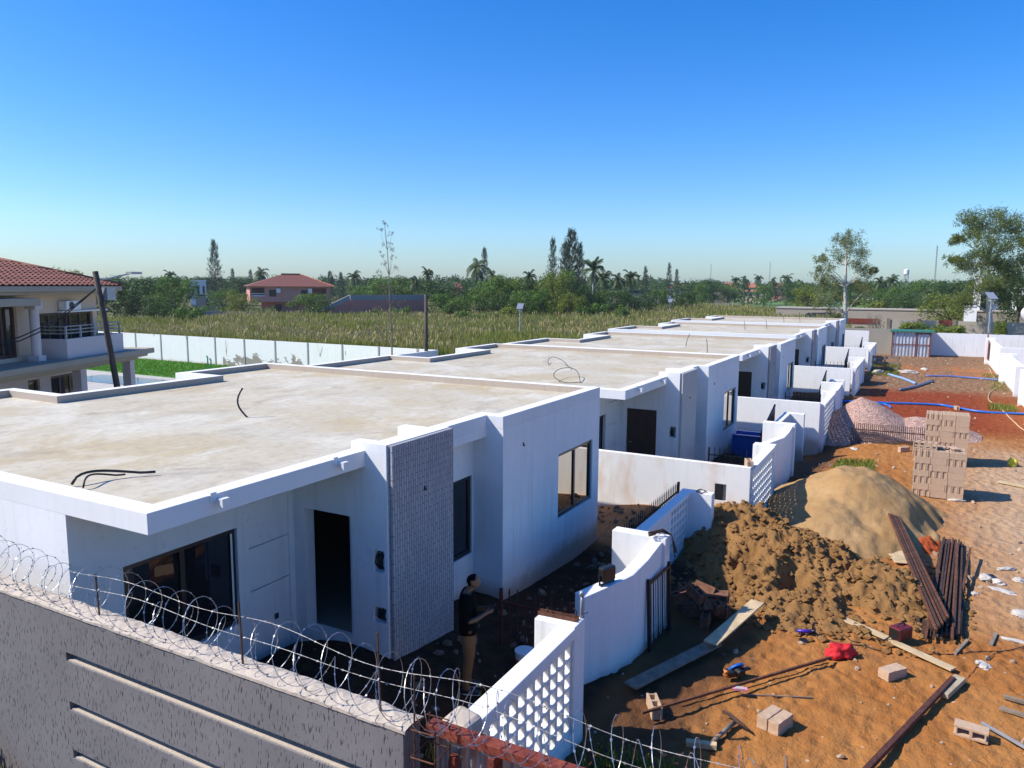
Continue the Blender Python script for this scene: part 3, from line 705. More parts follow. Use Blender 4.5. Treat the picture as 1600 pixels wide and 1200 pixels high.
# rebar cage at the wall end
t = thing("rebar_cage", "rusty rebar column cage standing at the end of the perimeter wall", "rebar", (4.08, 2.86, 0))
m = MB()
for x, y, h in ((-.08,-.09,2.95),(.10,-.09,2.9),(-.08,.08,3.32),(.10,.08,2.95)): m.tube([(x, y, -.3), (x, y, 1.5), (x+.012, y-.01, h)], .0075, 6)
m.build("vertical_rods", RUST_D, t)
for z in np.arange(.2, 2.95, .21):
    m = MB(); q = [(-.09,-.10,z), (.11,-.10,z+.01), (.11,.09,z), (-.09,.09,z-.01), (-.09,-.10,z)]; m.tube(q, .0055, 5); m.build("stirrup", RUST, t)
t = thing("sheet_gate", "rusty gate of upright corrugated sheets below the razor wire", "gate", (4.22, 0, 0))
m = MB(); m.bar((0, 2.95, 2.83), (0, -1.6, 2.83), .10, .07); m.bar((0, 2.40, 2.78), (0, 2.40, .0), .13, .05); m.bar((0, 2.74, 2.66), (0, 2.74, 0), .05); m.bar((0,.3,2.66), (0,.3,0), .1,.05); m.build("frame", RUST_R, t, bevel=.004)
m = MB(); ys = np.arange(2.93, -1.6, -.012); n = len(ys)
for y in ys:
    d = .018*math.sin(y*2*math.pi/.085); m.v += [(.05+d, y, -.1), (.05+d, y, 2.77+.03*math.sin(y*9))]
m.f = [(2*k, 2*k+2, 2*k+3, 2*k+1) for k in range(n-1)]; m.mi = [0]*(n-1); m.build("corrugated_sheet", SHEET, t, smooth=True)
m = MB(); m.box((5.62, 3.52, 1.50), (5.98, 3.86, 1.84)); bm = m.build("broken_wall_end", COPING, None, bevel=.06)
tag(bm, "broken rough cement lump where the lattice wall meets the sheet gate", "cement lump")
for v in bm.data.vertices: v.co += Vector(mnoise.noise_vector(v.co*4))*.05
# ------------------------------------------------------------------ heaps
def fbm(x, y, s, o=5, H=.9): return mnoise.fractal((x*s, y*s, 4.7), H, 2.0, o)
def heap(name, label, cx, cy, rx, ry, hf, mat, step, cat="heap"):
    xs = np.arange(cx-rx, cx+rx+step, step); ys = np.arange(cy-ry, cy+ry+step, step); m = MB(); nyy = len(ys)
    H = [[hf(x, y) for y in ys] for x in xs]
    for i, x in enumerate(xs):
        for j, y in enumerate(ys): m.v.append((x-cx, y-cy, gground(x, y)+max(H[i][j], -.12)))
    for i in range(len(xs)-1):
        for j in range(nyy-1):
            if max(H[i][j], H[i+1][j], H[i][j+1], H[i+1][j+1]) > -.08: m.f.append((i*nyy+j, (i+1)*nyy+j, (i+1)*nyy+j+1, i*nyy+j+1)); m.mi.append(0)
    o = m.build(name, mat, smooth=True, recalc=False); o.location = (cx, cy, 0); return tag(o, label, cat, kind="thing")
def dome(x, y, cx, cy, rx, ry, h, p=1.5):
    d = math.sqrt(((x-cx)/rx)**2+((y-cy)/ry)**2); return h*(1-d**p) if d < 1.3 else -.3
def clods(x, y, s, amp):
    d = mnoise.voronoi((x*s, y*s, 1.3))[0][0]; return amp*(.42-d)
PITS = [(14.75, .72), (14.55, .22), (15.2, 1.9), (15.6, 2.9)]
def dirt_h(x, y):
    h = max(dome(x, y, 16.4, 2.3, 2.1, 2.0, .84, 1.6), dome(x, y, 16.0, .45, 1.5, 1.4, .56, 1.5), dome(x, y, 14.9, 1.8, 1.7, 1.5, .25), dome(x, y, 17.4, 3.2, 1.9, 1.6, .78))
    if h < -.2: return h
    k = min(1, max(0, (h+.1)/.35))
    return h + k*(.17*fbm(x, y, 1.3, 4)+.12*abs(fbm(x+3, y, 2.3, 5))+clods(x, y, 3.6, .16)*(.4+max(0, fbm(x, y, .9, 2)))+clods(x+7, y, 8, .09)+.055*fbm(x, y, 9, 4)+.02*fbm(x, y, 22, 3)) - .07 - sum(.42*math.exp(-(((x-a)/.34)**4+((y-b)/.22)**4)) for a, b in PITS)
heap("soil_heap", "lumpy brown heap of freshly dug sandy soil beside the white walls", 16.0, 1.9, 3.4, 3.3, dirt_h, DIRT, .034)
def sand_h(x, y):
    h = dome(x, y, 21.4, 1.25, 3.2, 2.65 if y > 1.25 else 2.35, 1.42, 1.15); h = max(h, dome(x, y, 19.6, 1.7, 2.0, 1.9, .78, 1.3)); h = min(h, 1.22+.03*fbm(x, y, 1.2)) 
    if h < -.25: return h
    h += .06*fbm(x, y, .9, 4)+.035*fbm(x, y, 3.2, 5)+.02*fbm(x*.4, y*2.2, 2.4, 3)
    d = ((x-20.7)/.75)**2+((y+.95)/.35)**2
    for a, b, q in ((21.2, -.55, .32), (20.4, -.35, .26), (22.0, -.9, .3)): h -= .20*math.exp(-(((x-a)/.42)**4+((y-b)/q)**4))
    return h-.30*math.exp(-d)-.15*math.exp(-(((x-19.6)/.4)**2+((y+1.15)/.3)**2))+.09*math.exp(-(((x-20.2)/.9)**2+((y+1.6)/.3)**2))
heap("sand_heap", "smooth pale sand heap between the soil heap and the brick stacks", 21.2, .9, 3.8, 3.4, sand_h, SAND, .06)
def gravel_h(x, y):
    h = max(dome(x, y, 35.2, 2.1, 3.0, 2.5, 1.50, 1.1), dome(x, y, 35.4, -.1, 2.3, 2.4, .66, 1.2))
    return h+(.03*fbm(x, y, 3, 4)+.02*fbm(x, y, 12, 2) if h > -.2 else 0)
heap("gravel_heap", "pinkish gravel heap striped by shadows behind the spiked railing", 34.4, 1.2, 3.8, 3.6, gravel_h, GRAVEL, .08)
def clay_h(x, y): 
    h = dome(x, y, 19.6, -.42, .55, .28, .22, 1.4); return h+(.09*fbm(x, y, 6, 3) if h > -.2 else 0)
heap("clay_clods", "small patch of crumbly red clay beside the steel tubes", 19.6, -.42, .8, .5, clay_h, CLAY, .03, "clay")

def clod_mesh():
    rr = random.Random(8); m = MB()
    for _ in range(2600):
        x, y = rr.uniform(13.2, 18.6), rr.uniform(-1.2, 4.4); h = dirt_h(x, y)
        if h < -.10 and rr.random() > .35: continue
        if h < -.2 and math.hypot(x-16, y-1.8) > 3.3: continue
        z = gground(x, y)+max(h, 0); s = .018+.075*rr.random()**3.2; q = []
        for a in ((1,0,0),(-1,0,0),(0,1,0),(0,-1,0),(0,0,1),(0,0,-1),(.6,.6,.5),(-.6,.5,.5),(-.5,-.7,.5),(.6,-.6,.5)): q.append((x+a[0]*s*rr.uniform(.7, 1.3), y+a[1]*s*rr.uniform(.7, 1.3), z+s*.25+a[2]*s*rr.uniform(.6, 1.1)))
        m.add(q, [(4,6,7),(4,7,8),(4,8,9),(4,9,6),(6,0,2),(6,2,7),(7,2,1),(7,1,8),(8,1,3),(8,3,9),(9,3,0),(9,0,6),(5,2,0),(5,1,2),(5,3,1),(5,0,3)])
    tag(m.build("soil_crumbs", DIRT), "loose crumbs and clods of soil on and around the dug heap", "soil", kind="stuff")
clod_mesh()
# ------------------------------------------------------------------ cement blocks
def hollow_block(dented=False):
    m = MB(); us = [-.2,-.178,-.156,-.02,.02,.156,.178,.2]; vs = [-.075,-.042,.042,.075]
    def solid(i, j): return not (j == 1 and i in (0, 2, 4, 6))
    m.cells(us, vs, solid, lambda u, v, w: (u, v, w), 0, .19)
    me_o = m.build("hollow_block", BLOCK, bevel=.004); return me_o
blk0 = hollow_block()
BG = "hollow cement blocks stacked in the yard"
blk_used = [False]
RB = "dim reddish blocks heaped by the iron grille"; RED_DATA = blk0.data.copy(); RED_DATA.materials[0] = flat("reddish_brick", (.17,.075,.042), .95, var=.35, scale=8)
SOLID_DATA = None
def solid_data():
    global SOLID_DATA
    if SOLID_DATA is None:
        m = MB(); m.box((-.2, -.075, 0), (.2, .075, .19)); o = m.build("tmp", BLOCK); b = bmesh.new(); b.from_mesh(o.data); bmesh.ops.subdivide_edges(b, edges=b.edges, cuts=5, use_grid_fill=True)
        for v in b.verts: v.co += Vector(mnoise.noise_vector(v.co*16))*.006
        SOLID_DATA = bpy.data.meshes.new("solid_block"); b.to_mesh(SOLID_DATA); b.free(); SOLID_DATA.materials.append(BLOCK); bpy.data.objects.remove(o)
    return SOLID_DATA
def block(x, y, z, rz=0.0, rx=0.0, ry=0.0, label=None, group=BG, solid_=False):
    o = blk0 if not blk_used[0] else blk0.copy()
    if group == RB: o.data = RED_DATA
    if solid_: o.data = solid_data(); o.name = "cement_block"
    if blk_used[0]: COL.objects.link(o)
    blk_used[0] = True
    o.location = (x, y, z); o.rotation_euler = (rx, ry, rz)
    return tag(o, label, "block", group, "thing")
def stack(x0, y0, rows, label, z0, deep=2):
    """front face at x0, running from y0 towards +y; x grows away from the camera"""
    for r in range(rows):
        z = z0+.193*r; odd = r % 2
        for L in range(deep):
            full = L == 0 or r >= rows-2
            y = y0 + random.uniform(-.012, .012); xf = x0+.42*L+random.uniform(-.01, .01)
            segs = ["S", "S", "H"] if not odd else ["S", "H", "S"]
            if r % 4 == 1: segs = ["H", "S", "S"]
            for si, sg in enumerate(segs):
                w = .41 if sg == "S" else .47
                if full or si == 0:
                    if sg == "H":
                        for k in range(3): block(xf+.20, y+.08+.156*k, z, random.uniform(-.02, .02), label=label)
                    else:
                        for k in range(3 if (L > 0 or r >= rows-1) else 2): block(xf+.076+.155*k, y+.205, z, R(90)+random.uniform(-.015, .015), label=label)
                y += w
SL1 = "hollow cement block in the front stack beside the sand heap"
SL2 = "hollow cement block in the rear stack below the blue pipe"
stack(24.35, -1.33, 7, SL1, .02); stack(29.2, -1.62, 9, SL2, 0.0)
for k in range(4): block(24.48, -.28+.155*k-.25, 1.375+.02, R(90)*0, 0, R(90), label="upright hollow block on the left end of the front stack's top", group="upright blocks on the front stack")
for k, (y, a) in enumerate(((-.95, .35), (-.62, 1.3))): block(24.75, y, 1.375+.0, a, R(90), 0, label="loose hollow block lying on its side on top of the front stack, holes showing" if k == 0 else "loose hollow block turned askew on the front stack's top")
def gblock(px, py, label, rz=0., rx=0., ry=0., dz=0.0, solid_=False):
    p = at(px, py, 0); p = at(px, py, gground(p.x, p.y)); return block(p.x, p.y, gground(p.x, p.y)+dz, rz, rx, ry, label, "loose cement blocks on the ground", solid_)
gblock(1412, 706, "pale cement block lying alone between gravel railing and front stack", R(-50), dz=-.01, solid_=True)
b1 = at(1208, 1122, .1)
block(b1.x, b1.y+.05, -.01, R(-20), R(0), 0, "left block of the two pressed together on the orange sand", "pair of blocks", True)
block(b1.x-.058, b1.y-.108, -.01, R(-20), 0, 0, "right block of the two pressed together on the orange sand", "pair of blocks", True)
gblock(1386, 1052, "pinkish cement block lying flat on the sand below the long plank", R(-38), R(90), 0, .07, True)
gblock(1518, 1146, "hollow cement block on its side showing three holes near the photo's lower right", R(-97), R(90), 0, .08)
gblock(1180, 768, "grey hollow block lying on the lattice wall's end by the rust-stained divider", R(20), 0, 0, 1.72).location = (18.2, 3.42, 1.71)
gblock(1022, 1112, "cement block half in the shade behind the razor wire", R(30), 0, 0, -.02)
gblock(1495, 640, "broken block lying on the ground behind the rear stack", R(15), 0, 0, 0)
RB = "dim reddish blocks heaped by the iron grille"
for k in range(15):
    lay = 0 if k < 7 else (1 if k < 12 else 2)
    block(12.9+random.uniform(-.1, .9)*(1-.3*lay), 3.25+random.uniform(-.35, .35), .05+.19*lay, random.uniform(0, 3.1), random.choice((0, 0, .5, R(90)*.9)), random.uniform(-.3, .3), "dim cement block in the shaded heap beside the iron grille", RB)

# ------------------------------------------------------------------ steel tubes, planks
def gpt(px, py, dz=0.0):
    p = at(px, py, 0)
    for _ in range(3): p = at(px, py, gground(p.x, p.y)+dz)
    return p
TB = "rusty square steel tubes lying in the yard"
def tube_bar(a, b, w, label, mat=RUST_D, group=TB, name="steel_tube", cat="steel tube"):
    a, b = Vector(a), Vector(b); mid = (a+b)/2; m = MB(); m.bar(a-mid, b-mid, w)
    o = m.build(name, mat, bevel=.003); o.location = mid; return tag(o, label, cat, group, "thing")
TL = "rusty square tube in the main bundle beside the red clay"
for k in range(22):
    t = k/21; lay = (k*7) % 3; j = random.uniform(-6, 6)
    tube_bar(gpt(1471+34*t, 842+9*t+j, .04+.055*lay), gpt(1446+54*t+random.uniform(-3, 3), 990+6*math.sin(k*2.1)+j, .03+.05*lay), .036, TL, RUST if k % 5 == 1 else RUST_D)
for k in range(7):
    tube_bar(gpt(1437+9*k, 938+3*k, .05), gpt(1433+9.5*k, 980+5*k*math.sin(k)+6, .02), .05, "short stub of rusty tube at the lower end of the bundle", RUST_D, "short tube stubs at the bundle's end")
for k in range(5):
    a = at(1389+3.6*k, 803+1.2*k, .62-.02*k); tube_bar(a, gpt(1463+4.5*k, 985-5*k, .22), .045, "rusty tube of the slanting bundle propped on the sand heap", RUST_D if k % 2 else RUST, "slanting tubes propped on the sand heap")
tube_bar(gpt(1496, 850, .16), gpt(1488, 996, .05), .055, "thick brown tube lying alone on the right of the main bundle", RUST)
tube_bar(gpt(1516, 857, .25), gpt(1496, 965, .05), .04, "rusty tube with raised end, rightmost of the bundle", RUST)
tube_bar(gpt(1504, 938, .03), gpt(1505, 996, .03), .045, "short separate tube at the lower right of the bundle", RUST_D)
tube_bar(gpt(1298, 1027, .10), gpt(1003, 1114, .16), .035, "long rusty tube reaching from the red cloth to the shaded block", RUST, None)
tube_bar(gpt(1290, 1031, .05), gpt(1060, 1098, .05), .025, "thin rusty rod beside the long tube under the red cloth", RUST, None)
tube_bar(gpt(1489, 1060, .10), gpt(1345, 1212, .09), .07, "thick dark red steel beam running out of the photo's lower edge", rusty("beam_rust", (.07,.022,.016), (.11,.04,.025), (.16,.07,.04)), None)
tube_bar(gpt(1534, 1129, .10), gpt(1640, 1190, .03), .035, "pale thin tube leaning off the three-hole block", STEELP, None)
def plank(a, b, w, th, label, mat=WOOD, name="plank", roll=0.):
    a, b = Vector(a), Vector(b); mid = (a+b)/2; m = MB(); m.bar(a-mid, b-mid, w, th, roll); o = m.build(name, mat, bevel=.003); o.location = mid
    return tag(o, label, "plank", "loose planks in the yard", "thing")
plank(gpt(1316, 966, .05), gpt(1402, 1004, .05), .15, .03, "pale plank running up to the maroon box from the soil heap")
plank(gpt(1396, 1003, .07), gpt(1490, 1046, .06), .15, .03, "pale plank running down from the maroon box to the dark beam")
plank(gpt(1500, 1060, .06), gpt(1472, 1086, .06), .16, .08, "short thick weathered plank beside the dark red beam", flat("grey_plank", (.38,.31,.20), .85, var=.25))
plank(gpt(1110, 1005, .25), gpt(1184, 940, .34), .24, .03, "plank with sunlit tip resting on the soil heap", WOOD)
plank(gpt(984, 1072, .10), gpt(1118, 1004, .12), .24, .03, "long shaded plank below the splayed white wall", WOOD_O)
plank(gpt(1072, 1160, .04), gpt(1120, 1166, .04), .09, .07, "short pale wood piece among the square light patches", WOOD)
plank(gpt(1390, 852, .06), gpt(1412, 880, .04), .35, .02, "flat pale board by the slanting steel tubes", WOOD)
plank(gpt(1560, 752, .05), gpt(1610, 762, .05), .2, .05, "pale plank near the right edge behind the block stack's shadow", WOOD)
plank(gpt(1568, 1088, .05), gpt(1640, 1108, .05), .06, .05, "dark stick at the photo's right edge", WOOD_O)
plank(gpt(1562, 1106, .03), gpt(1640, 1130, .03), .08, .04, "dark split stick below the other at the photo's right edge", WOOD_O)
plank(gpt(1158, 1085, .02), gpt(1270, 1090, .02), .02, .02, "thin dark stick on the orange sand above the paired blocks", WOOD_O)
plank(gpt(1512, 1000, .02), gpt(1492, 1022, .02), .05, .04, "short dark stick below the tube bundle", WOOD_O)
plank(gpt(1556, 990, .02), gpt(1548, 1008, .02), .06, .04, "short dark stick on the pale ground right of the bundle", WOOD_O)
# spiked railing in front of the gravel
pa, pb = gpt(1328, 697), gpt(1452, 699); L = (pb-pa).length; ang = math.atan2(pb.y-pa.y, pb.x-pa.x)
t = thing("spiked_railing", "long dark spiked railing lying against the pink gravel heap", "railing", pa, ang)
m = MB()
for q in (.08, .80): m.bar((0, .55*q, .78*q), (L, .55*q, .78*q), .05, .04)
m.build("rail", RUST_D, t)
for k in range(38):
    x = L*(k+.5)/38; m = MB(); m.bar((x, 0, 0), (x, .58, .86), .03); m.build("bar", RUST_D, t)
# ------------------------------------------------------------------ tools and loose things
def one(name, m, mats, label, cat, loc, rz=0., smooth=False, bevel=0.0, group=None):
    o = m.build(name, mats, smooth=smooth, bevel=bevel); o.location = loc; o.rotation_euler = (0, 0, rz); return tag(o, label, cat, group, "thing")
p = gpt(1406, 1004); t = thing("welder_box", "maroon metal welding box with handle standing on the pale planks", "welder", (p.x, p.y, p.z+.09), R(-35))
m = MB(); m.box((-.17, -.11, 0), (.17, .11, .21)); m.build("case", MAROON, t, bevel=.025)
m = MB(); m.box((-.171, -.09, .02), (-.174, .09, .19)); m.box((-.1, -.113, .03), (.1, -.111, .06)); m.box((-.1, -.113, .08), (.1, -.111, .11)); m.build("vent_panel", BLACK, t)
m = MB(); m.tube([(-.09, 0, .20), (-.08, 0, .25), (.08, 0, .25), (.09, 0, .20)], .011, 8); m.build("handle", BLACK, t, smooth=True)
m = MB(); m.tube([(-.17, .04, .05), (-.25, .10, -.03), (-.30, .2, -.07)], .012, 6); m.build("cable_stub", BLACK, t)
def cloth(name, px, py, sx, sy, h, mat, label, cat, seed, rz=0.0, stump=False):
    p = gpt(px, py); bm = bmesh.new(); bmesh.ops.create_icosphere(bm, subdivisions=4, radius=1)
    for v in bm.verts:
        n = mnoise.fractal(v.co*1.6+Vector((seed, 0, 0)), .8, 2.0, 4); q = v.co*(1+.38*n)
        v.co = Vector((q.x*sx, q.y*sy, max(0, q.z+.35)*h))
    me = bpy.data.meshes.new(name); bm.to_mesh(me); bm.free(); me.materials.append(mat)
    me.polygons.foreach_set("use_smooth", [True]*len(me.polygons)); o = bpy.data.objects.new(name, me); COL.objects.link(o)
    o.location = (p.x, p.y, p.z); o.rotation_euler = (0, 0, rz); return tag(o, label, cat, kind="thing")
o = cloth("red_cloth", 1313, 1030, .24, .13, .17, REDC, "crumpled bright red cloth hanging over the end of the long tube", "cloth", 2.0, R(-50)); o.location.z += .05
cloth("yellow_bag", 1581, 728, .18, .14, .2, YELLOW, "small bright yellow bag on the ground near the stack's shadow tip", "bag", 5.0)
SC = "white scraps of rubble on the ground"
for k, (px, py, sx, sy, h) in enumerate(((1540, 905, .22, .12, .06), (1558, 912, .16, .09, .07), (1572, 890, .2, .08, .04), (1592, 908, .12, .1, .05), (1566, 924, .25, .12, .03), (1523, 928, .08, .06, .03), (1536, 1040, .16, .1, .03), (1590, 1003, .22, .06, .03), (1598, 960, .2, .15, .04), (1335, 702, .25, .12, .05), (1420, 583, .6, .3, .16), (1372, 583, .5, .3, .18), (1445, 578, .3, .2, .12), (1494, 782, .22, .1, .05))):
    cloth("scrap", px, py, sx, sy, h, PALE, ["jagged white scrap left of the black offcut", "white scrap beside the black offcut", "thin white scrap above the black offcut", "small white scrap at the right photo edge", "flat white scrap below the black offcut", "tiny white chip by the pale patch", "crumpled clear plastic piece right of the long plank", "long white sliver at the right edge", "pale flat scrap at the far right edge", "white chip beside the gravel railing", "white rubble lump by the blue-grey pipes", "white rubble lump near the shaded pallet", "small white lump beside the blue-grey pipes", "white broken slab at the foot of the front stack"][k], "scrap", 3.0+k, k*1.1)
m = MB(); m.box((-.16, -.06, 0), (.16, .06, .03)); one("dark_offcut", m, BLACK, "black offcut between the white scraps on the pale ground", "offcut", gpt(1552, 905)+Vector((0, 0, .02)), R(20))
# angle grinder
p = gpt(1258, 990, .03); t = thing("angle_grinder", "black and purple angle grinder lying on the churned soil", "grinder", (p.x, p.y, p.z+.02), R(-70))
m = MB(); m.tube([(-.14, 0, .02), (0, 0, .025), (.10, 0, .03)], [.028, .034, .03], 12); m.build("body", solid("purple_plastic", (.05,.02,.30), .4), t, smooth=True)
m = MB(); m.tube([(.10, 0, .03), (.17, 0, .035)], [.032, .026], 12); m.tube([(.15, 0, .06), (.15, 0, .0)], .025, 12); m.build("gear_head", BLACK, t, smooth=True)
m = MB(); m.tube([(.15, 0, -.004), (.15, 0, -.008)], .062, 20); m.build("disc", BLACK, t)
m = MB(); m.tube([(.13, .02, .05), (.13, .06, .12), (.13, .07, .16)], .014, 8); m.build("side_handle", BLACK, t, smooth=True)
m = MB(); m.tube([(0, 0, 0), (0, 0, .012)], .09, 24); one("cutting_disc", m, BLACK, "thin dark cutting disc lying below the grinder", "disc", gpt(1257, 1001, .01))
# circular saw
p = gpt(1150, 1058, .03); t = thing("circular_saw", "circular saw with orange handle and blue disc at the shade's edge", "saw", (p.x, p.y, p.z), R(-40))
m = MB(); m.tube([(.05, .06, .10), (.05, .085, .12)], .13, 24); m.build("disc", BLUE, t)
m = MB(); m.box((-.16, -.05, .03), (.14, .05, .12)); m.tube([(.02, -.10, .10), (.02, .06, .10)], .055, 14); m.box((.02, -.03, .08), (.26, .03, .12)); m.build("body", BLACK, t, bevel=.012)
m = MB(); m.tube([(-.14, 0, .11), (-.22, 0, .15), (-.22, 0, .09), (-.14, 0, .04)], .03, 10); m.build("handle", ORANGE, t, smooth=True)
m = MB(); m.box((-.11, -.035, 0), (.11, .035, .035)); m.cur = 0; m.build
o = one("pink_packet", m, PINKP, "pink and white plastic packet lying across the long tube", "packet", gpt(1156, 1078, .10), R(-72), bevel=.006)
m = MB(); m.box((-.06, -.036, .035), (.06, .036, .038)); m.build("window_strip", PALE, o)
# pickaxe
p = gpt(1150, 1138, .05); t = thing("pickaxe", "old pickaxe with thick dark handle lying on orange sand", "pickaxe", (p.x, p.y, p.z+.02), 0)
ha, hb = gpt(1149, 1127, .07)-t.location, gpt(1112, 1160, .05)-t.location
m = MB(); m.tube([ha, hb], [.034, .030], 10); m.build("handle", WOOD_O, t, smooth=True)
q0, q1, q2 = gpt(1130, 1112, .09)-t.location, gpt(1151, 1126, .12)-t.location, gpt(1178, 1148, .02)-t.location
m = MB(); m.tube([q0, q0.lerp(q1, .5)+Vector((0, 0, .02)), q1, q1.lerp(q2, .5)+Vector((0, 0, .01)), q2], [.022, .022, .03, .02, .006], 8); m.build("head", RUST_D, t, smooth=True)
def cable(name, pts, r, mat, label, cat="cable", dz=.012, group=None):
    ctrl = [gpt(px, py, dz) for px, py in pts]; P = []
    for k in range(len(ctrl)-1):
        a, b, c, d = ctrl[max(k-1, 0)], ctrl[k], ctrl[k+1], ctrl[min(k+2, len(ctrl)-1)]
        for t in (0, .2, .4, .6, .8):
            q = .5*((2*b)+(c-a)*t+(2*a-5*b+4*c-d)*t*t+(3*b-a-3*c+d)*t**3); q.z = max(q.z, gground(q.x, q.y)+dz*.6); P.append(q)
    P.append(ctrl[-1]); o = P[len(P)//2].copy(); m = MB(); m.tube([q-o for q in P], r, 7); return one(name, m, mat, label, cat, o, smooth=True, group=group)
cable("power_cable", [(1270, 980), (1278, 974), (1300, 977), (1318, 990), (1330, 1001), (1345, 1004)], .009, CABLE, "black cable curling from the grinder over the soil")
cable("welding_cable", [(1275, 995), (1310, 1005), (1350, 1009), (1372, 1016), (1390, 1012), (1382, 996), (1370, 992), (1378, 1008), (1396, 1006)], .009, CABLE, "tangled black cable beside the maroon welding box")
cable("ground_cable", [(1420, 1008), (1445, 1021), (1490, 1022), (1530, 1018), (1565, 1018), (1600, 1010), (1640, 1000)], .008, CABLE, "thin dark cable crossing the sand to the right edge")
cable("sand_string", [(1512, 1060), (1535, 1035), (1562, 1018)], .005, CABLE, "thin dark string curving across the sand right of the planks", "string")
cable("tan_hose", [(1546, 575), (1552, 588), (1566, 600), (1548, 612), (1545, 625), (1560, 635), (1580, 655), (1600, 672), (1640, 690)], .025, WOOD, "tan hose winding along the yard near the opposite walls", "hose")
BP = "blue plastic pipes on the red earth"
cable("blue_pipe", [(1308, 626), (1370, 629), (1460, 632), (1490, 636), (1540, 644), (1640, 648)], .06, BLUE, "long bright blue pipe lying right across the red earth", "pipe", .06, BP)
cable("blue_pipe", [(1352, 630), (1384, 632), (1392, 637)], .06, BLUE, "short blue pipe end beside the gravel heap's top", "pipe", .05, BP)
cable("blue_pipe", [(1447, 587), (1500, 589), (1567, 594)], .07, solid("faded_blue", (.09,.14,.36), .45), "faded blue pipe across the far end of the yard", "pipe", .06, BP)
cable("blue_pipe", [(1388, 585), (1410, 591), (1430, 599)], .09, solid("pale_blue", (.22,.36,.58), .45), "pale blue pipe slanting left of the crossed pair", "pipe", .08, BP)
cable("blue_pipe", [(1406, 609), (1430, 604), (1458, 595)], .08, solid("grey_blue", (.10,.14,.24), .45), "grey-blue pipe slanting to the right below the pale one", "pipe", .08, BP)
# shaded pallet, blue trough, bucket, floodlight and small things by the walls
p = gpt(1383, 578); t = thing("wooden_pallet", "dark wooden pallet standing on edge at the end of the shaded strip", "pallet", (p.x, p.y, 0), R(90))
for z in (.05, .45, .85):
    m = MB(); m.box((-.9, 0, z), (.9, .04, z+.16)); m.build("board", WOOD_O, t)
for x in (-.85, 0, .78):
    m = MB(); m.box((x, .04, 0), (x+.1, .12, 1.05)); m.build("post", WOOD_O, t)
t = thing("blue_trough", "long blue plastic trough behind the black gate in the second yard", "trough", (29.6, 5.25, -.62), R(90))
m = MB(); m.wall(-.35, 1.0, -.45, .45, [(-.26, .91, -.36, .36)], lambda u, v, w: (u, v, w), .1, .95); m.box((-.26, -.36, .1), (.91, .36, .2)); m.build("basin", BLUE, t, bevel=.02)
m = MB(); m.wall(-.43, 1.08, -.52, .52, [(-.26, .91, -.36, .36)], lambda u, v, w: (u, v, w), .95, 1.0); m.build("rim", BLUE, t, bevel=.01)
p = gpt(806, 992); t = thing("paint_bucket", "white paint bucket with red band behind the red spiked gate", "bucket", (9.65, 4.98, gz(9.65, 4.98)-.02))
m = MB(); m.tube([(0,0,0), (0,0,.30)], [.125, .15], 22); m.build("tub", PVC, t, smooth=False)
m = MB(); m.tube([(0,0,.09), (0,0,.20)], [.1355, .1445], 22); m.build("label_band", solid("red_label", (.45,.02,.02), .5), t)
m = MB(); m.tube([(0,0,.30), (0,0,.315)], .156, 22); m.build("lid", PVC, t)
m = MB(); m.tube([Vector((.15*math.cos(a), .03, .29-.12*math.sin(a))) for a in np.linspace(0, math.pi, 10)], .004, 5); m.build("handle", GALV, t)
t = thing("floodlight", "black floodlight standing on the splayed wall's white crest", "floodlight", (10.42, 3.98, 1.49), R(-20))
m = MB(); m.box((-.14, -.06, .05), (.14, .06, .27)); m.build("housing", BLACK, t, bevel=.02)
m = MB(); m.box((-.12, -.067, .07), (.12, -.061, .25)); m.build("lens", BLACK, t)
m = MB(); m.bar((-.16, 0, .0), (-.16, 0, .16), .03, .012); m.bar((.16, 0, 0), (.16, 0, .16), .03, .012); m.bar((-.16, 0, .006), (.16, 0, .006), .04, .012); m.build("bracket", BLACK, t)
t = thing("bent_iron", "bundle of bent brown iron on the white pier by the grille", "scrap iron", (12.36, 3.72, 1.71))
m = MB()
for k in range(7):
    a = random.uniform(-.06, .06); m.tube([(-.18+a, .18, .02+.012*k), (.0, .04*math.sin(k), .05+.012*k), (.06, -.15, .02), (.04+a, -.24, -.22-.02*k)], .011, 6)
m.build("rods", RUST_D, t)
m = MB(); m.tube([Vector((.1*math.cos(a)-.05, .1*math.sin(a)+.05, .06+.03*math.sin(2*a))) for a in np.linspace(0, 6.0, 18)], .008, 6); m.build("wire_loop", GALV, t, smooth=True)
t = thing("hinge_channel", "rusty steel channel lying on the lattice wall's square pier", "steel channel", (8.47, 3.92, 1.745), R(94))
m = MB(); m.box((-.30, -.045, 0), (.24, .045, .008)); m.box((-.30, -.045, .008), (.24, -.037, .05)); m.box((-.30, .037, .008), (.24, .045, .05)); m.build("channel", RUST, t)
m = MB(); m.tube([(-.26, 0, .02), (-.28, 0, .12), (-.24, .01, .16)], .010, 6); m.tube([(.12, 0, .02), (.12, 0, .1)], .010, 6); m.build("pins", RUST_D, t)
t = thing("wall_tap", "small grey steel tap on a pipe at the pier's corner", "tap", (8.60, 3.62, 1.74))
m = MB(); m.tube([(0,0,-.02), (0,0,.22), (.02,.0,.30)], .022, 8); m.tube([(-.05,0,.34), (.05,0,.34)], .014, 8); m.tube([(0,0,.30), (0,0,.36)], .03, 8); m.tube([(0,0,.06), (.10,-.04,.05)], .018, 8); m.build("pipe", STEELP, t, smooth=True)
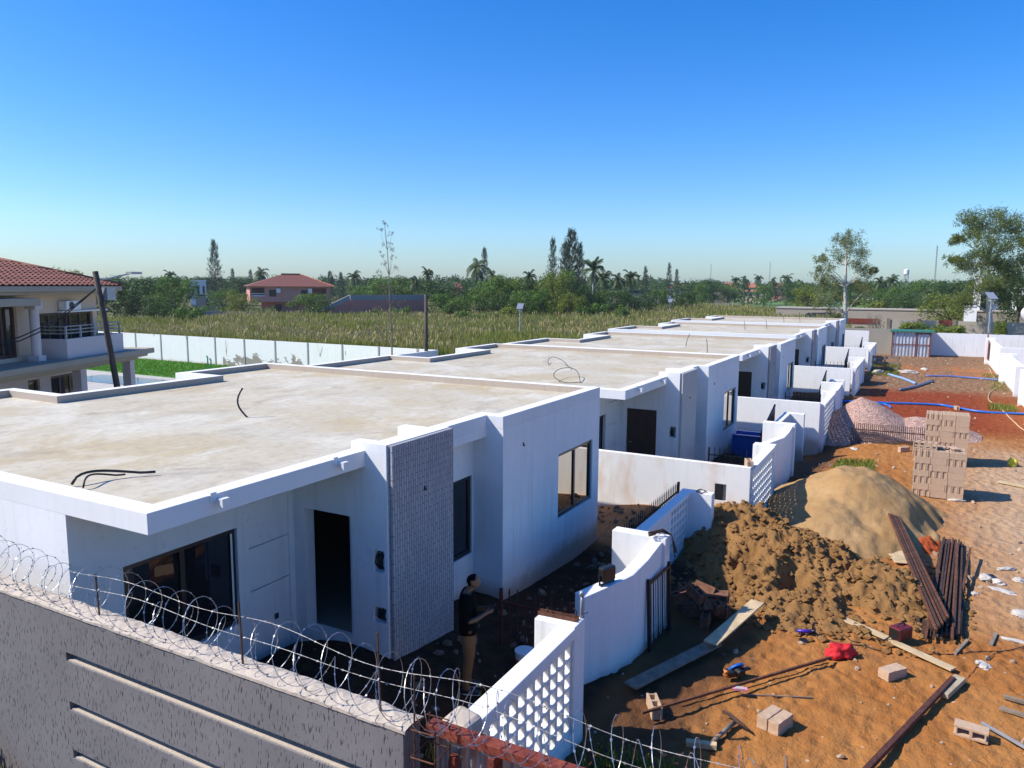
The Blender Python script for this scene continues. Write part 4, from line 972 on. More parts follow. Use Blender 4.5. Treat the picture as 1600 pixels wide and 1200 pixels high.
m = MB(); m.tube([Vector((.13*math.cos(a), .10*math.sin(a), .01+.01*math.sin(3*a))) for a in np.linspace(0, 6.1, 20)], .012, 6); one("wire_ring", m, RUST_D, "dark ring of wire on the pier next to the rust-stained divider", "wire", (16.87, 4.2, 1.34), smooth=True)
cable("window_cable", [(878, 845), (905, 860), (935, 868), (965, 872)], .006, CABLE, "thin cable hanging out of the nearest house's corner window").location.z += .0
# stones and rubble
def stones(name, label, n, regions, mat, smin, smax, seed):
    rr = random.Random(seed); m = MB()
    ico = [(0,0,1),(.9,0,.3),(.2,.85,.35),(-.75,.5,.3),(-.7,-.55,.3),(.25,-.9,.3),(.7,.5,-.5),(-.3,.8,-.5),(-.9,0,-.5),(-.2,-.85,-.5),(.7,-.5,-.5),(0,0,-.9)]
    fc = [(0,1,2),(0,2,3),(0,3,4),(0,4,5),(0,5,1),(1,6,2),(2,7,3),(3,8,4),(4,9,5),(5,10,1),(1,10,6),(2,6,7),(3,7,8),(4,8,9),(5,9,10),(11,7,6),(11,8,7),(11,9,8),(11,10,9),(11,6,10)]
    for _ in range(n):
        x0, x1, y0, y1 = rr.choice(regions); x, y = rr.uniform(x0, x1), rr.uniform(y0, y1); s = smin+(smax-smin)*rr.random()**3; z = gground(x, y)
        rot = Matrix.Rotation(rr.random()*6, 3, 'Z')@Matrix.Rotation(rr.random()*2, 3, 'X'); sc = Vector((rr.uniform(.7, 1.3), rr.uniform(.7, 1.3), rr.uniform(.4, .8)))*s
        m.add([Vector((x, y, z+.2*s))+rot@Vector((a[0]*sc.x*rr.uniform(.8, 1.2), a[1]*sc.y, a[2]*sc.z)) for a in ico], fc)
    return tag(m.build(name, mat), label, "rubble", kind="stuff")
stones("rubble", "scattered pale stones and crumbs on the yard ground", 700, [(9, 20, -5, 2.5), (17, 30, -5, 0), (24, 45, -4.8, 3), (46, 75, -4.8, 3), (50, 76, -4.8, 3)], flat("rubble_stone", (.37,.27,.18), .9, var=.35), .012, .085, 3)
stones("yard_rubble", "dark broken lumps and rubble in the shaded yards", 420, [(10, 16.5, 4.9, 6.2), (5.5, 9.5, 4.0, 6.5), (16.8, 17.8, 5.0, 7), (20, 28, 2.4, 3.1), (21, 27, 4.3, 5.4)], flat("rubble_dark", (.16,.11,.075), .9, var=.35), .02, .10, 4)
def rock(x, y, s, label):
    bm = bmesh.new(); bmesh.ops.create_icosphere(bm, subdivisions=3, radius=s)
    for v in bm.verts: v.co *= 1+.35*mnoise.fractal(v.co*2.2/s*.6+Vector((x, y, 0)), .9, 2, 3); v.co.z *= .62
    me = bpy.data.meshes.new("rock"); bm.to_mesh(me); bm.free(); me.materials.append(flat("grey_rock", (.14,.125,.11), .9, var=.25)); o = bpy.data.objects.new("rock", me); COL.objects.link(o)
    o.location = (x, y, gz(x, y)+s*.3); tag(o, label, "rock", kind="thing")
rock(11.4, 5.0, .24, "pale grey rock beside the red gate's far end"); rock(7.05, 4.35, .20, "grey rock in the shade near the sheet gate"); rock(9.6, 5.9, .10, "small pale rock beside the standing man's hands")
# grass tufts
def tufts(name, label, regions, n, h, mat, kind="stuff", cat="weeds", w=.012):
    V = []
    for x0, x1, y0, y1, k in regions:
        for _ in range(int(n*k)):
            x, y = random.uniform(x0, x1), random.uniform(y0, y1); z = gground(x, y)
            for _ in range(3):
                a = random.uniform(0, 6.28); hh = h*random.uniform(.4, 1); dx, dy = math.cos(a)*hh*.5, math.sin(a)*hh*.5; wx, wy = -math.sin(a)*w, math.cos(a)*w
                V += [(x-wx, y-wy, z-.02), (x+wx, y+wy, z-.02), (x+dx+wx*.5, y+dy+wy*.5, z+hh), (x+dx-wx*.5, y+dy-wy*.5, z+hh)]
    return tag(quads_obj(name, V, mat), label, cat, kind=kind)
tufts("weeds", "thin green weeds growing on the yard ground", [(26.2, 28.6, 1.1, 2.3, 1.0), (7.2, 8.6, 2.2, 3.3, .5), (57, 66, 1.2, 3.2, 1.6), (43.5, 46, -4.4, -3.2, .5), (7, 8.5, 4.2, 5.0, .3), (52, 62, -4.8, -3.8, .4)], 500, .18, LEAF_Y)
V = []
for _ in range(900):
    y = random.uniform(8.0, 9.8); x = random.uniform(3.2, 3.85); top = 1.0+.5*math.exp(-((y-9.0)/.5)**2)*random.uniform(.6, 1); a = random.uniform(0, 6.28)
    dx, dy = .12*math.cos(a), .15*math.sin(a); V += [(x-.006, y-.006, .4), (x+.006, y+.006, .4), (x+dx+.004, y+dy+.004, top), (x+dx-.004, y+dy-.004, top)]
tag(quads_obj("dry_grass_tuft", V, leafy("straw_grass", (.42,.34,.08), (.60,.50,.16))), "yellowish dry grass tuft against the outer face of the perimeter wall", "grass", kind="thing")
# ------------------------------------------------------------------ the man
def person(loc, rz, label):
    vs, es, rad = [], [], []
    def v(p, r): vs.append(Vector(p)); rad.append(r if isinstance(r, tuple) else (r, r)); return len(vs)-1
    def chain(start, pts):
        a = start
        for p, r in pts: b = v(p, r); es.append((a, b)); a = b
        return a
    pel = v((0, 0, .95), (.135, .115))
    chest = chain(pel, [((-.005, 0, 1.10), (.135, .105)), ((-.01, 0, 1.27), (.15, .115)), ((-.01, 0, 1.385), (.12, .095))])
    neck = chain(chest, [((.005, 0, 1.465), .060), ((.030, 0, 1.515), .056)])
    head = chain(neck, [((.066, 0, 1.560), (.066, .072)), ((.072, 0, 1.622), (.082, .096)), ((.045, 0, 1.690), (.082, .088))])
    face = len(vs)-2
    chain(face, [((.172, 0, 1.590), .017)])
    for s in (-1, 1): chain(face, [((.045, s*.098, 1.62), .016)])
    for s in (-1, 1):
        chain(pel, [((.0, s*.085, .88), .098), ((.012, s*.095, .70), .082), ((.018, s*.10, .50), .060), ((-.015, s*.10, .30), .055), ((-.025, s*.10, .10), .040), ((.03, s*.105, .045), .040), ((.12, s*.115, .035), .034)])
        sh = chain(chest, [((-.01, s*.12, 1.395), .070), ((-.012, s*.185, 1.375), .060), ((-.01, s*.225, 1.24), .050), ((.0, s*.235, 1.12), .043), ((.11, s*.19, 1.13), .038), ((.235, s*.105, 1.18), .028), ((.285, s*.075, 1.205), (.030, .020))])
        palm = len(vs)-1
        for k in range(4):
            o = Vector((.285, s*.075, 1.205)); d = Vector((.030, -s*.012, .020-.013*k)); L = (.9, 1.0, .95, .75)[k]
            chain(palm, [(o+d, .0095), (o+d+Vector((.030, -s*.020, .002))*L, .0088), (o+d+Vector((.032, -s*.052, .006))*L, .0075)])
        chain(palm, [((.280, s*.060, 1.232), .011), ((.300, s*.035, 1.250), .009)])
    me = bpy.data.meshes.new("skin_cage"); me.from_pydata(vs, es, []); tmp = bpy.data.objects.new("skin_cage", me); COL.objects.link(tmp)
    sk = tmp.modifiers.new("skin", "SKIN"); sk.use_smooth_shade = True
    for i, r in enumerate(rad): me.skin_vertices[0].data[i].radius = r
    me.skin_vertices[0].data[0].use_root = True
    sb = tmp.modifiers.new("sub", "SUBSURF"); sb.levels = 2; sb.render_levels = 2
    dg = bpy.context.evaluated_depsgraph_get(); bmsh = bpy.data.meshes.new_from_object(tmp.evaluated_get(dg)); bpy.data.objects.remove(tmp)
    skin = flat("brown_skin", (.16,.085,.05), .55, var=.08); shirt = flat("black_shirt", (.004,.004,.005), .95, var=.2, scale=12, spec=.05); trs = flat("brown_trousers", (.17,.085,.035), .9, var=.15, scale=9); hairm = flat("black_hair", (.003,.003,.003), .95, spec=.05)
    bmsh.name = "person"; bmsh.materials.clear(); bmsh.materials.append(skin)
    body = bpy.data.objects.new("person", bmsh); COL.objects.link(body); body.location = loc; body.rotation_euler = (0, 0, rz); tag(body, label, "person", kind="thing")
    def shell(name, mat, test, off):
        b = bmesh.new(); b.from_mesh(bmsh); b.normal_update()
        kill = [f for f in b.faces if not test(f.calc_center_median())]; bmesh.ops.delete(b, geom=kill, context="FACES")
        seen, isl = set(), []
        for f0 in b.faces:
            if f0 in seen: continue
            st, cur = [f0], []; seen.add(f0)
            while st:
                f = st.pop(); cur.append(f)
                for e in f.edges:
                    for g in e.link_faces:
                        if g not in seen: seen.add(g); st.append(g)
            isl.append(cur)
        print("SHELL", name, sorted(len(q) for q in isl))
        big = max(len(q) for q in isl); bmesh.ops.delete(b, geom=[f for q in isl if len(q) < .2*big for f in q], context="FACES")
        for q in b.verts: q.co += q.normal*(off+.004*mnoise.noise(q.co*14))
        m2 = bpy.data.meshes.new(name); b.to_mesh(m2); b.free(); m2.materials.append(mat); m2.polygons.foreach_set("use_smooth", [True]*len(m2.polygons))
        o = bpy.data.objects.new(name, m2); COL.objects.link(o); o.parent = body
    shell("shirt", shirt, lambda c: (.885 < c.z < 1.455 and c.x < .10 and not (c.x > .03 and abs(c.y) > .15 and c.z < 1.2)), .026)
    shell("trousers", trs, lambda c: .075 < c.z < .96 and abs(c.y) < .205 and (c.z > .6 or c.x < .2) and not (abs(c.y) > .17 and c.z > .93), .014)
    shell("hair", hairm, lambda c: (c.z > 1.655 and c.x < .118-(1.70-c.z)*.2) or (c.z > 1.57 and c.x < .045 and abs(c.y) < .10) or (c.z > 1.69), .008)
    for s in (-1, 1):
        m = MB(); m.tube([(-.085, s*.10, .03), (-.05, s*.10, .055), (.03, s*.103, .055), (.11, s*.112, .042), (.165, s*.118, .03)], [.032, .048, .05, .046, .024], 12); o = m.build("shoe", flat("dark_blue_shoe", (.012,.016,.03), .6), body, smooth=True)
        m = MB(); m.tube([(-.09, s*.10, .008), (.03, s*.105, .008), (.17, s*.118, .008)], [.035, .045, .03], 10)
        for k, q in enumerate(m.v): m.v[k] = (q[0], q[1], max(0, min(.018, q[2])))
        m.build("sole", PALE, o)
        m = MB(); m.tube([(.136, s*.034, 1.636), (.146, s*.034, 1.635)], [.011, .007], 8); m.build("eye", flat("eye", (.25,.24,.23), .3), body, smooth=True)
    m = MB(); m.tube([(.140, -.022, 1.572), (.146, 0, 1.574), (.140, .022, 1.572)], [.004, .007, .004], 6); m.build("mouth", flat("lips", (.13,.05,.04), .5), body, smooth=True)
    return body
q = gpt(732, 1078); PX, PY = q.x, q.y; PZ = gground(PX, PY)
pm = person((PX, PY, PZ), math.atan2(-.90, .43), "man in black shirt and brown trousers looking at his phone by the stone pillar")
m = MB(); m.box((-.005, -.038, -.075), (.005, .038, .075)); ph = m.build("phone", BLACK, bevel=.004); ca, sa = math.cos(pm.rotation_euler.z), math.sin(pm.rotation_euler.z)
q = Vector((.335, 0, 1.225)); ph.location = (PX+q.x*ca-q.y*sa, PY+q.x*sa+q.y*ca, PZ+q.z); ph.rotation_euler = (0, R(40), pm.rotation_euler.z); tag(ph, "small dark phone held in the standing man's hands", "phone", kind="thing")
# ------------------------------------------------------------------ plants
def leaf_quads(C, N, size, rg, aspect=.6, jit=.7):
    """quads at centres C facing roughly N"""
    k = len(C); n = N+rg.normal(0, jit, (k, 3)); n /= np.linalg.norm(n, axis=1)[:, None]+1e-9
    a = rg.normal(0, 1, (k, 3)); u = np.cross(n, a); u /= np.linalg.norm(u, axis=1)[:, None]+1e-9; v = np.cross(n, u)
    s = size*rg.uniform(.6, 1.35, (k, 1)); u = u*s; v = v*s*aspect
    return np.stack([C-u*.9-v*.15, C-v*.55+u*.1, C+u, C+v*.55+u*.1], axis=1).reshape(-1, 3)
def clump_leaves(centers, radii, per, size, rg, flat=1.0, fill=.55):
    Cs, Ns = [], []
    for c, r in zip(centers, radii):
        k = max(8, int(per)); d = rg.normal(0, 1, (k, 3)); d /= np.linalg.norm(d, axis=1)[:, None]
        rad = r*(fill+(1-fill)*rg.random((k, 1))**.5)*rg.uniform(.8, 1.12, (k, 1)); Cs.append(np.array(c)+d*rad*np.array([1, 1, flat])); Ns.append(d+np.array([0, 0, .35]))
    return leaf_quads(np.concatenate(Cs), np.concatenate(Ns), size, rg)
def mesh_of(o): me = o.data; bpy.data.objects.remove(o); return me
def tmb(m, mat, smooth=True): return mesh_of(m.build("tmp", mat, smooth=smooth))
def limb_path(a, b, bend, n=5):
    a, b = Vector(a), Vector(b); off = Vector((random.uniform(-1, 1), random.uniform(-1, 1), random.uniform(0, .6)))*bend
    return [a.lerp(b, t)+off*math.sin(math.pi*t) for t in np.linspace(0, 1, n)]
def broad_proto(seed, mat, bark, kind=0):
    rg = np.random.default_rng(seed); random.seed(seed); n = 20; cs, rs = [], []
    for k in range(n):
        a = k*2.4+rg.random(); q = rg.random()**.6; z = .16+.68*rg.random(); w = .42*math.sqrt(max(.08, 1-((z-.48)/.50)**2))
        cs.append((math.cos(a)*q*w, math.sin(a)*q*w, z)); rs.append(rg.uniform(.11, .19))
    cs += [(0, 0, .66), (.05, .03, .36)]; rs += [.26, .28]
    V = clump_leaves(cs, rs, 250, .021, rg, .85); crown = mesh_of(quads_obj("tmp", V, mat))
    m = MB(); m.tube([(0,0,-.05), (.01,0,.15), (.0,.01,.34), (0,0,.6)], [.032, .026, .02, .008], 8)
    for c in cs[:9]: m.tube(limb_path((0, 0, random.uniform(.18, .36)), c, .04), [.014, .011, .009, .006, .003], 5)
    return tmb(m, bark), crown
def casuarina_proto(seed, mat):
    rg = np.random.default_rng(seed); random.seed(seed); m = MB(); m.tube([(0,0,-.03), (.01,0,.3), (-.01,.005,.65), (0,0,.99)], [.022, .016, .010, .002], 7)
    Cs, Ds = [], []
    for k in range(95):
        z = .14+.84*(k/95)**.9; a = k*2.4+rg.random(); L = .36*(1-z)**.62*rg.uniform(.55, 1.15)+.03; up_ = rg.uniform(.15, .55)
        d = np.array([math.cos(a), math.sin(a), up_]); b = np.array([0, 0, z])
        if k % 2 == 0: m.tube([tuple(b), tuple(b+d*L*.9)], [.005, .0015], 4, caps=False)
        nl = 30
        for t in rg.uniform(.25, 1.0, nl): Cs.append(b+d*L*t+rg.normal(0, .014, 3)); Ds.append(d*.5+np.array([0, 0, rg.uniform(-.25, .9)])+rg.normal(0, .35, 3))
    C = np.array(Cs); D = np.array(Ds); D /= np.linalg.norm(D, axis=1)[:, None]; U = np.cross(D, rg.normal(0, 1, D.shape)); U /= np.linalg.norm(U, axis=1)[:, None]
    Ls = rg.uniform(.022, .048, (len(C), 1)); W = .0042
    V = np.stack([C-U*W, C+U*W, C+D*Ls+U*W*.5, C+D*Ls-U*W*.5], axis=1).reshape(-1, 3)
    return tmb(m, BARK), mesh_of(quads_obj("tmp", V, mat))
def palm_proto(seed, mat, bark, stiff=0.0):
    rg = np.random.default_rng(seed); m = MB(); bend = rg.uniform(-.06, .06)
    m.tube([(bend*t*t, 0, t*.74-.02) for t in np.linspace(0, 1, 7)], [.026, .021, .019, .018, .017, .016, .015], 8); V = []
    for k in range(20):
        a = k*2.4+rg.random()*.5; el = rg.uniform(-.35, 1.25); L = rg.uniform(.24, .32); P = []
        p = np.array([bend, 0, .72]); d = np.array([math.cos(a)*math.cos(el), math.sin(a)*math.cos(el), math.sin(el)])
        for s in range(12): P.append(p.copy()); p = p+d*L/11; d = d+np.array([0, 0, -.13*(1-stiff)*(1+s*.07)]); d /= np.linalg.norm(d)
        for s in range(1, 12):
            t = P[s]-P[s-1]; t /= np.linalg.norm(t); side = np.cross(t, [0, 0, 1]); side /= np.linalg.norm(side)+1e-9
            for sg in (-1, 1):
                for q in (0, .5):
                    b = P[s]-t*q*L/11; ll = .085*math.sin(math.pi*min(1, (s+.6)/12.5))**.6*rg.uniform(.8, 1.1); e = b+(side*sg*.8+t*.45+np.array([0, 0, -.42]))*ll
                    V += [b-t*.006, b+t*.006, e+t*.003, e-t*.003]
        for s in range(1, 12): V += [P[s-1]+[0, 0, .003], P[s-1]-[0, 0, .003], P[s]-[0, 0, .002], P[s]+[0, 0, .002]]
    return tmb(m, bark), mesh_of(quads_obj("tmp", np.array(V), mat))
def shrub_proto(seed, mat):
    rg = np.random.default_rng(seed); random.seed(seed); cs, rs = [], []
    for k in range(14): a = k*2.4; q = .38*rg.random()**.5; cs.append((math.cos(a)*q, math.sin(a)*q, .25+.45*rg.random())); rs.append(rg.uniform(.14, .24))
    crown = mesh_of(quads_obj("tmp", clump_leaves(cs, rs, 200, .042, rg, .9), mat)); m = MB()
    for c in cs[:8]: m.tube(limb_path((0, 0, -.05), c, .05), [.02, .015, .012, .008, .004], 5)
    return tmb(m, BARK), crown
PROTO = {"dark": [broad_proto(1, LEAF_D, BARK), broad_proto(2, LEAF_D, BARK)], "mid": [broad_proto(3, LEAF_M, BARK), broad_proto(4, LEAF_M, BARK)], "bright": [broad_proto(5, LEAF_Y, BARK)],
         "cas": [casuarina_proto(6, LEAF_C), casuarina_proto(7, LEAF_C)], "palm": [palm_proto(8, LEAF_P, BARK), palm_proto(9, LEAF_P, BARK)], "royal": [palm_proto(10, LEAF_P, BARK_W, .3)], "shrub": [shrub_proto(11, LEAF_M), shrub_proto(12, LEAF_Y)]}
ncopy = [0]
KN = {"dark": ("broadleaf_tree", "tree"), "mid": ("broadleaf_tree", "tree"), "bright": ("broadleaf_tree", "tree"), "cas": ("casuarina_tree", "tree"), "palm": ("palm_tree", "palm"), "royal": ("palm_tree", "palm"), "shrub": ("shrub", "shrub")}
def plant(kind, px, ytop, d, wpx, label, group="trees beyond the reed field", v=None, z0=0.0):
    ncopy[0] += 1; k = ncopy[0]; p = far(px, d); fwd = Vector((p.x, p.y, 0)).dot(Vector((fw.x, fw.y, 0)).normalized())
    h = max(.6, z_far(px, ytop, d)-z0)*1.04; w = wpx/F_PX*fwd*(1.55 if kind in ("dark", "mid", "bright") else 1.15)
    if kind in ("palm", "royal"): w = max(w, h*.35)*1.5
    if kind == "cas": w *= 1.5
    t = thing(KN[kind][0], label, KN[kind][1], (p.x, p.y, z0), random.uniform(0, 6.28), group); t.scale = (w, w, h)
    if kind in ("palm", "royal"): t.scale = (w, w, h*1.06)
    tr, cr = PROTO[kind][(k if v is None else v) % len(PROTO[kind])]
    for nm, me in (("trunk", tr), ("crown", cr)):
        o = bpy.data.objects.new(nm, me); COL.objects.link(o); o.parent = t
    return t
T = plant
T("bright", 110, 411, 125, 66, "yellow-green tree rising above the tiled villa roof")
T("dark", 176, 436, 128, 44, "dark tree just right of the villa's tiled roof")
T("dark", 203, 426, 112, 78, "broad dark tree left of the leaning pole's top")
T("dark", 238, 424, 118, 66, "second dark spreading tree between the pole and the bright tree")
T("mid", 272, 428, 106, 58, "rounded bright green tree in front of the dark trees")
T("dark", 256, 456, 98, 48, "low dark bushy tree below the rounded bright tree")
T("shrub", 294, 466, 94, 50, "olive round bush at the reed field's left edge", v=0)
T("cas", 337, 381, 170, 26, "tall lone casuarina standing high above the left trees")
T("palm", 266, 420, 210, 22, "small palm crown above the rounded bright tree")
T("palm", 408, 413, 190, 28, "palm crown rising left of the pink house roof")
T("dark", 318, 428, 230, 60, "dark far tree left of the lone casuarina"); T("dark", 378, 428, 220, 60, "dark far tree left of the pink house")
T("mid", 346, 450, 140, 44, "green tree below the lone casuarina"); T("bright", 377, 452, 128, 36, "yellowish small tree touching the pink house's left wall")
T("cas", 364, 422, 260, 12, "thin far casuarina left of the pink house"); T("cas", 392, 424, 270, 12, "thin far casuarina beside the left palm")
T("mid", 487, 456, 112, 54, "bright mango-like tree in front of the pink house"); T("shrub", 414, 470, 116, 26, "small bush at the pink house's left corner", v=0)
T("cas", 516, 426, 230, 16, "casuarina just right of the pink house roof"); T("cas", 533, 428, 240, 14, "second casuarina right of the pink house roof")
T("palm", 556, 420, 170, 30, "palm behind the pink outbuilding's left end"); T("mid", 572, 440, 150, 50, "green tree above the pink outbuilding's left half")
T("mid", 604, 430, 145, 64, "broad green tree behind the bare sapling"); T("dark", 640, 442, 150, 46, "dark tree above the pink outbuilding's right half")
T("palm", 667, 414, 150, 22, "tall slim palm with small crown standing clear against the sky"); T("palm", 650, 427, 140, 30, "bushy palm left of the tall slim one")
T("dark", 692, 430, 122, 66, "large dark round tree right of the pink outbuilding"); T("shrub", 626, 468, 104, 30, "dark bush in front of the pink outbuilding", v=0); T("shrub", 586, 474, 100, 22, "low bush left of the sapling", v=0)
T("cas", 716, 438, 190, 10, "small dark conical tree by the brown far roof"); T("dark", 728, 438, 200, 30, "dark tree behind the brown far roof")
T("palm", 744, 397, 140, 40, "tall coconut palm with a wide crown, leftmost of the middle grove"); T("cas", 757, 392, 150, 18, "slim casuarina touching the coconut palm")
T("palm", 770, 414, 134, 34, "shorter palm right of the coconut palm"); T("mid", 752, 446, 118, 50, "green tree below the coconut palm"); T("dark", 776, 452, 112, 44, "dark bushy tree at the foot of the middle palms")
T("bright", 806, 424, 122, 56, "tall bright green tree in the middle grove"); T("palm", 828, 416, 122, 22, "thin palm between the bright tree and the big casuarinas")
T("mid", 846, 448, 110, 34, "narrow green tree below the big casuarinas"); T("bright", 863, 414, 114, 40, "olive-yellow tree in front of the big casuarinas")
T("cas", 863, 378, 132, 22, "pointed casuarina left of the tallest one"); T("cas", 893, 366, 126, 44, "tallest wide casuarina of the middle grove", v=0); T("cas", 884, 384, 130, 34, "casuarina filling in behind the tallest one", v=1); T("cas", 905, 386, 127, 26, "casuarina on the tallest one's right side", v=0)
T("dark", 905, 436, 116, 44, "dark tree below the tallest casuarina"); T("royal", 927, 401, 122, 40, "palm with a white trunk and dark drooping crown")
T("palm", 946, 418, 140, 30, "coconut palm right of the white-trunked palm"); T("palm", 966, 422, 150, 28, "middle one of three coconut palms right of the grove"); T("palm", 985, 419, 150, 30, "rightmost of three coconut palms right of the grove")
T("cas", 1008, 420, 172, 14, "small casuarina right of the coconut palms"); T("dark", 992, 448, 132, 46, "dark round tree in front of the coconut palms"); T("shrub", 972, 464, 100, 24, "dark bush standing in the reeds", v=0); T("shrub", 938, 462, 108, 36, "green bush at the reed edge below the white trunk", v=0)
T("mid", 1026, 446, 150, 32, "green tree left of the white house with red roof"); T("shrub", 910, 468, 106, 30, "low bush at the foot of the casuarinas", v=0)
for px_, yt, d_, w_, kd, lb in ((784, 420, 118, 44, "mid", "tall leafy tree between the shorter palm and the bright tree"), (838, 428, 116, 44, "dark", "dark leafy tree behind the thin palm of the grove"), (822, 446, 108, 46, "mid", "rounded green tree at the grove's front edge"), (876, 420, 118, 50, "mid", "leafy tree filling the grove below the casuarinas"), (764, 430, 124, 40, "mid", "green tree behind the coconut palm's trunk"), (930, 446, 118, 48, "dark", "dark leafy tree behind the white palm trunk"), (960, 446, 124, 50, "mid", "green tree under the three coconut palms"), (890, 452, 108, 44, "bright", "yellowish tree at the foot of the tallest casuarina"), (700, 452, 110, 50, "mid", "rounded tree in front of the large dark tree"), (1066, 450, 150, 34, "dark", "dark bushy tree right of the red-roofed white house's front")):
    T(kd, px_, yt, d_, w_, lb)
T("shrub", 745, 478, 100, 60, "wide green bush at the reed field's edge", v=0); T("shrub", 790, 474, 102, 46, "leafy green bush below the bright tree", v=1)
T("cas", 1045, 414, 260, 12, "pointed casuarina above the white house with red roof"); T("cas", 1057, 423, 260, 11, "shorter casuarina right of the pointed one")
T("dark", 1086, 430, 240, 44, "dark tree right of the red-roofed white house"); T("mid", 1098, 442, 190, 26, "small green tree before the grey block building"); T("dark", 1116, 434, 250, 30, "dark tree above the grey block building")
for k, (px, y, w_) in enumerate(((1149, 430, 18), (1164, 428, 20), (1184, 427, 18), (1206, 430, 20), (1229, 426, 24))):
    T("palm", px, y, 260, w_, ["far palm over the orange roofs, leftmost", "far palm between the two orange roofs", "far slim palm standing clear of the orange roofs", "far palm left of the brown-red roof", "far bushy palm right of the brown-red roof"][k])
T("mid", 1138, 441, 255, 24, "small green tree beside the first orange roof"); T("mid", 1195, 444, 250, 24, "green tree before the brown-red roof"); T("dark", 1248, 436, 210, 34, "dark tree left of the pale-trunked eucalyptus")
T("bright", 1262, 440, 150, 36, "olive tree at the pale eucalyptus's left side"); T("palm", 1376, 428, 180, 26, "palm right of the pale eucalyptus"); T("palm", 1396, 426, 190, 28, "palm left of the water tower"); T("dark", 1415, 450, 140, 42, "dark round bush below the water tower"); T("mid", 1388, 446, 160, 40, "green trees below the two right palms")
T("shrub", 1372, 462, 130, 40, "brownish green scrub above the block wall", v=1); T("mid", 1446, 434, 190, 40, "green tree left of the thin mast"); T("palm", 1450, 448, 150, 24, "small yellowish palm right of the dark bush"); T("dark", 1480, 430, 160, 48, "dark tree right of the thin mast"); T("bright", 1490, 452, 118, 60, "olive bushy tree left of the big eucalyptus")
T("dark", 1596, 392, 118, 62, "dark tree at the photo's right edge behind the big eucalyptus")
SHG = "shrubs along the far walls"
T("shrub", 1345, 507, 96, 34, "yellow-green shrub right of the pale eucalyptus trunk", SHG, 1); T("shrub", 1432, 498, 92, 46, "leafy yellow-green shrub behind the corrugated shed", SHG, 1); T("shrub", 1462, 500, 94, 40, "dark green shrub behind the shed's right end", SHG, 0); T("shrub", 1500, 503, 93, 56, "wide olive shrub behind the white back wall", SHG, 1); T("shrub", 1570, 496, 98, 20, "shrub beside the satellite dish", SHG, 1)
T("shrub", 690, 532, 47, 24, "dark leafy bush at the end of the long white wall", SHG, 0)
T("shrub", 47, 586, 33, 22, "clipped dark round bush at the villa's foot", SHG, 0)
def shaped_tree(name, label, d, trunk, clumps, leaf, bark, per, size, r0, seed, group=None, limbs=True):
    """a tree whose limbs and leaf clumps are set one by one"""
    rg = np.random.default_rng(seed); random.seed(seed); fwdv = Vector((fw.x, fw.y, 0)).normalized()
    def W(px, py, dd=0.0):
        q = far(px, d+dd); return Vector((q.x, q.y, z_far(px, py, d)))
    b = W(*trunk[0]); b.z = 0; t = thing(name, label, "tree", b, 0, group); P = [W(*q)-b for q in trunk]; P[0].z = -.3
    m = MB(); n = len(P); m.tube(P, [r0*(1-.8*i/(n-1)) for i in range(n)], 10)
    s = d/F_PX*1.0; cs, rs = [], []
    for (px, py, r) in clumps:
        dd = rg.uniform(-1, 1)*r*s*1.5; c = W(px, py, dd)-b; cs.append(tuple(c)); rs.append(r*s)
        if limbs:
            a = min(P[1:], key=lambda q: (q-c).length+(8 if q.z > c.z-.2 else 0)); m.tube(limb_path(a, c, (c-a).length*.12), [r0*.28, r0*.2, r0*.14, r0*.09, r0*.04], 5)
    m.build("trunk", bark, t, smooth=True)
    Cs, Ns = [], []
    for c, r in zip(cs, rs):
        for _ in range(max(5, int(per/40))):
            g = np.array(c)+rg.normal(0, r*.52, 3)*np.array([1, 1, .85]); k = 42; q = rg.normal(0, r*.20, (k, 3))*np.array([1, 1, 1.1]); Cs.append(g+q); Ns.append(rg.normal(0, 1, (k, 3)))
    V = [leaf_quads(np.concatenate(Cs), np.concatenate(Ns), size, rg, .34)]
    quads_obj("crown", np.concatenate(V), leaf, parent=t); return t
shaped_tree("eucalyptus_tree", "slim open-crowned eucalyptus with pale trunk behind the last house", 95, [(1326,524),(1324,490),(1321,450),(1320,415),(1319,380)],
  [(1318,368,13),(1306,377,11),(1333,378,13),(1322,390,15),(1341,398,12),(1310,402,12),(1281,404,9),(1290,416,12),(1277,425,9),(1300,436,13),(1292,456,17),(1310,460,11),(1288,442,12),(1351,424,10),(1343,438,12),(1362,424,5),(1352,455,13),(1311,500,9),(1300,478,12),(1337,474,7),(1338,414,11),(1345,450,11),(1278,468,11)], LEAF_E, BARK_W, 620, .15, .30, 21)
shaped_tree("eucalyptus_tree", "big bushy eucalyptus with leaning pale trunk near the right edge", 100, [(1556,530),(1550,492),(1545,455),(1541,415),(1546,365)],
  [(1505,340,13),(1512,362,14),(1493,374,9),(1526,350,15),(1546,342,16),(1567,345,18),(1586,360,16),(1556,364,20),(1530,374,18),(1576,384,16),(1596,380,12),(1541,393,16),(1521,398,12),(1489,407,8),(1502,414,10),(1530,420,15),(1556,408,16),(1546,440,15),(1571,420,14),(1590,408,14),(1530,446,12),(1520,465,14),(1504,471,14),(1561,456,12),(1586,440,17),(1577,470,10)], leafy("dense_eucalyptus", (.075,.115,.022), (.23,.27,.065), .42, clump=.5), BARK_W, 1150, .17, .38, 22)
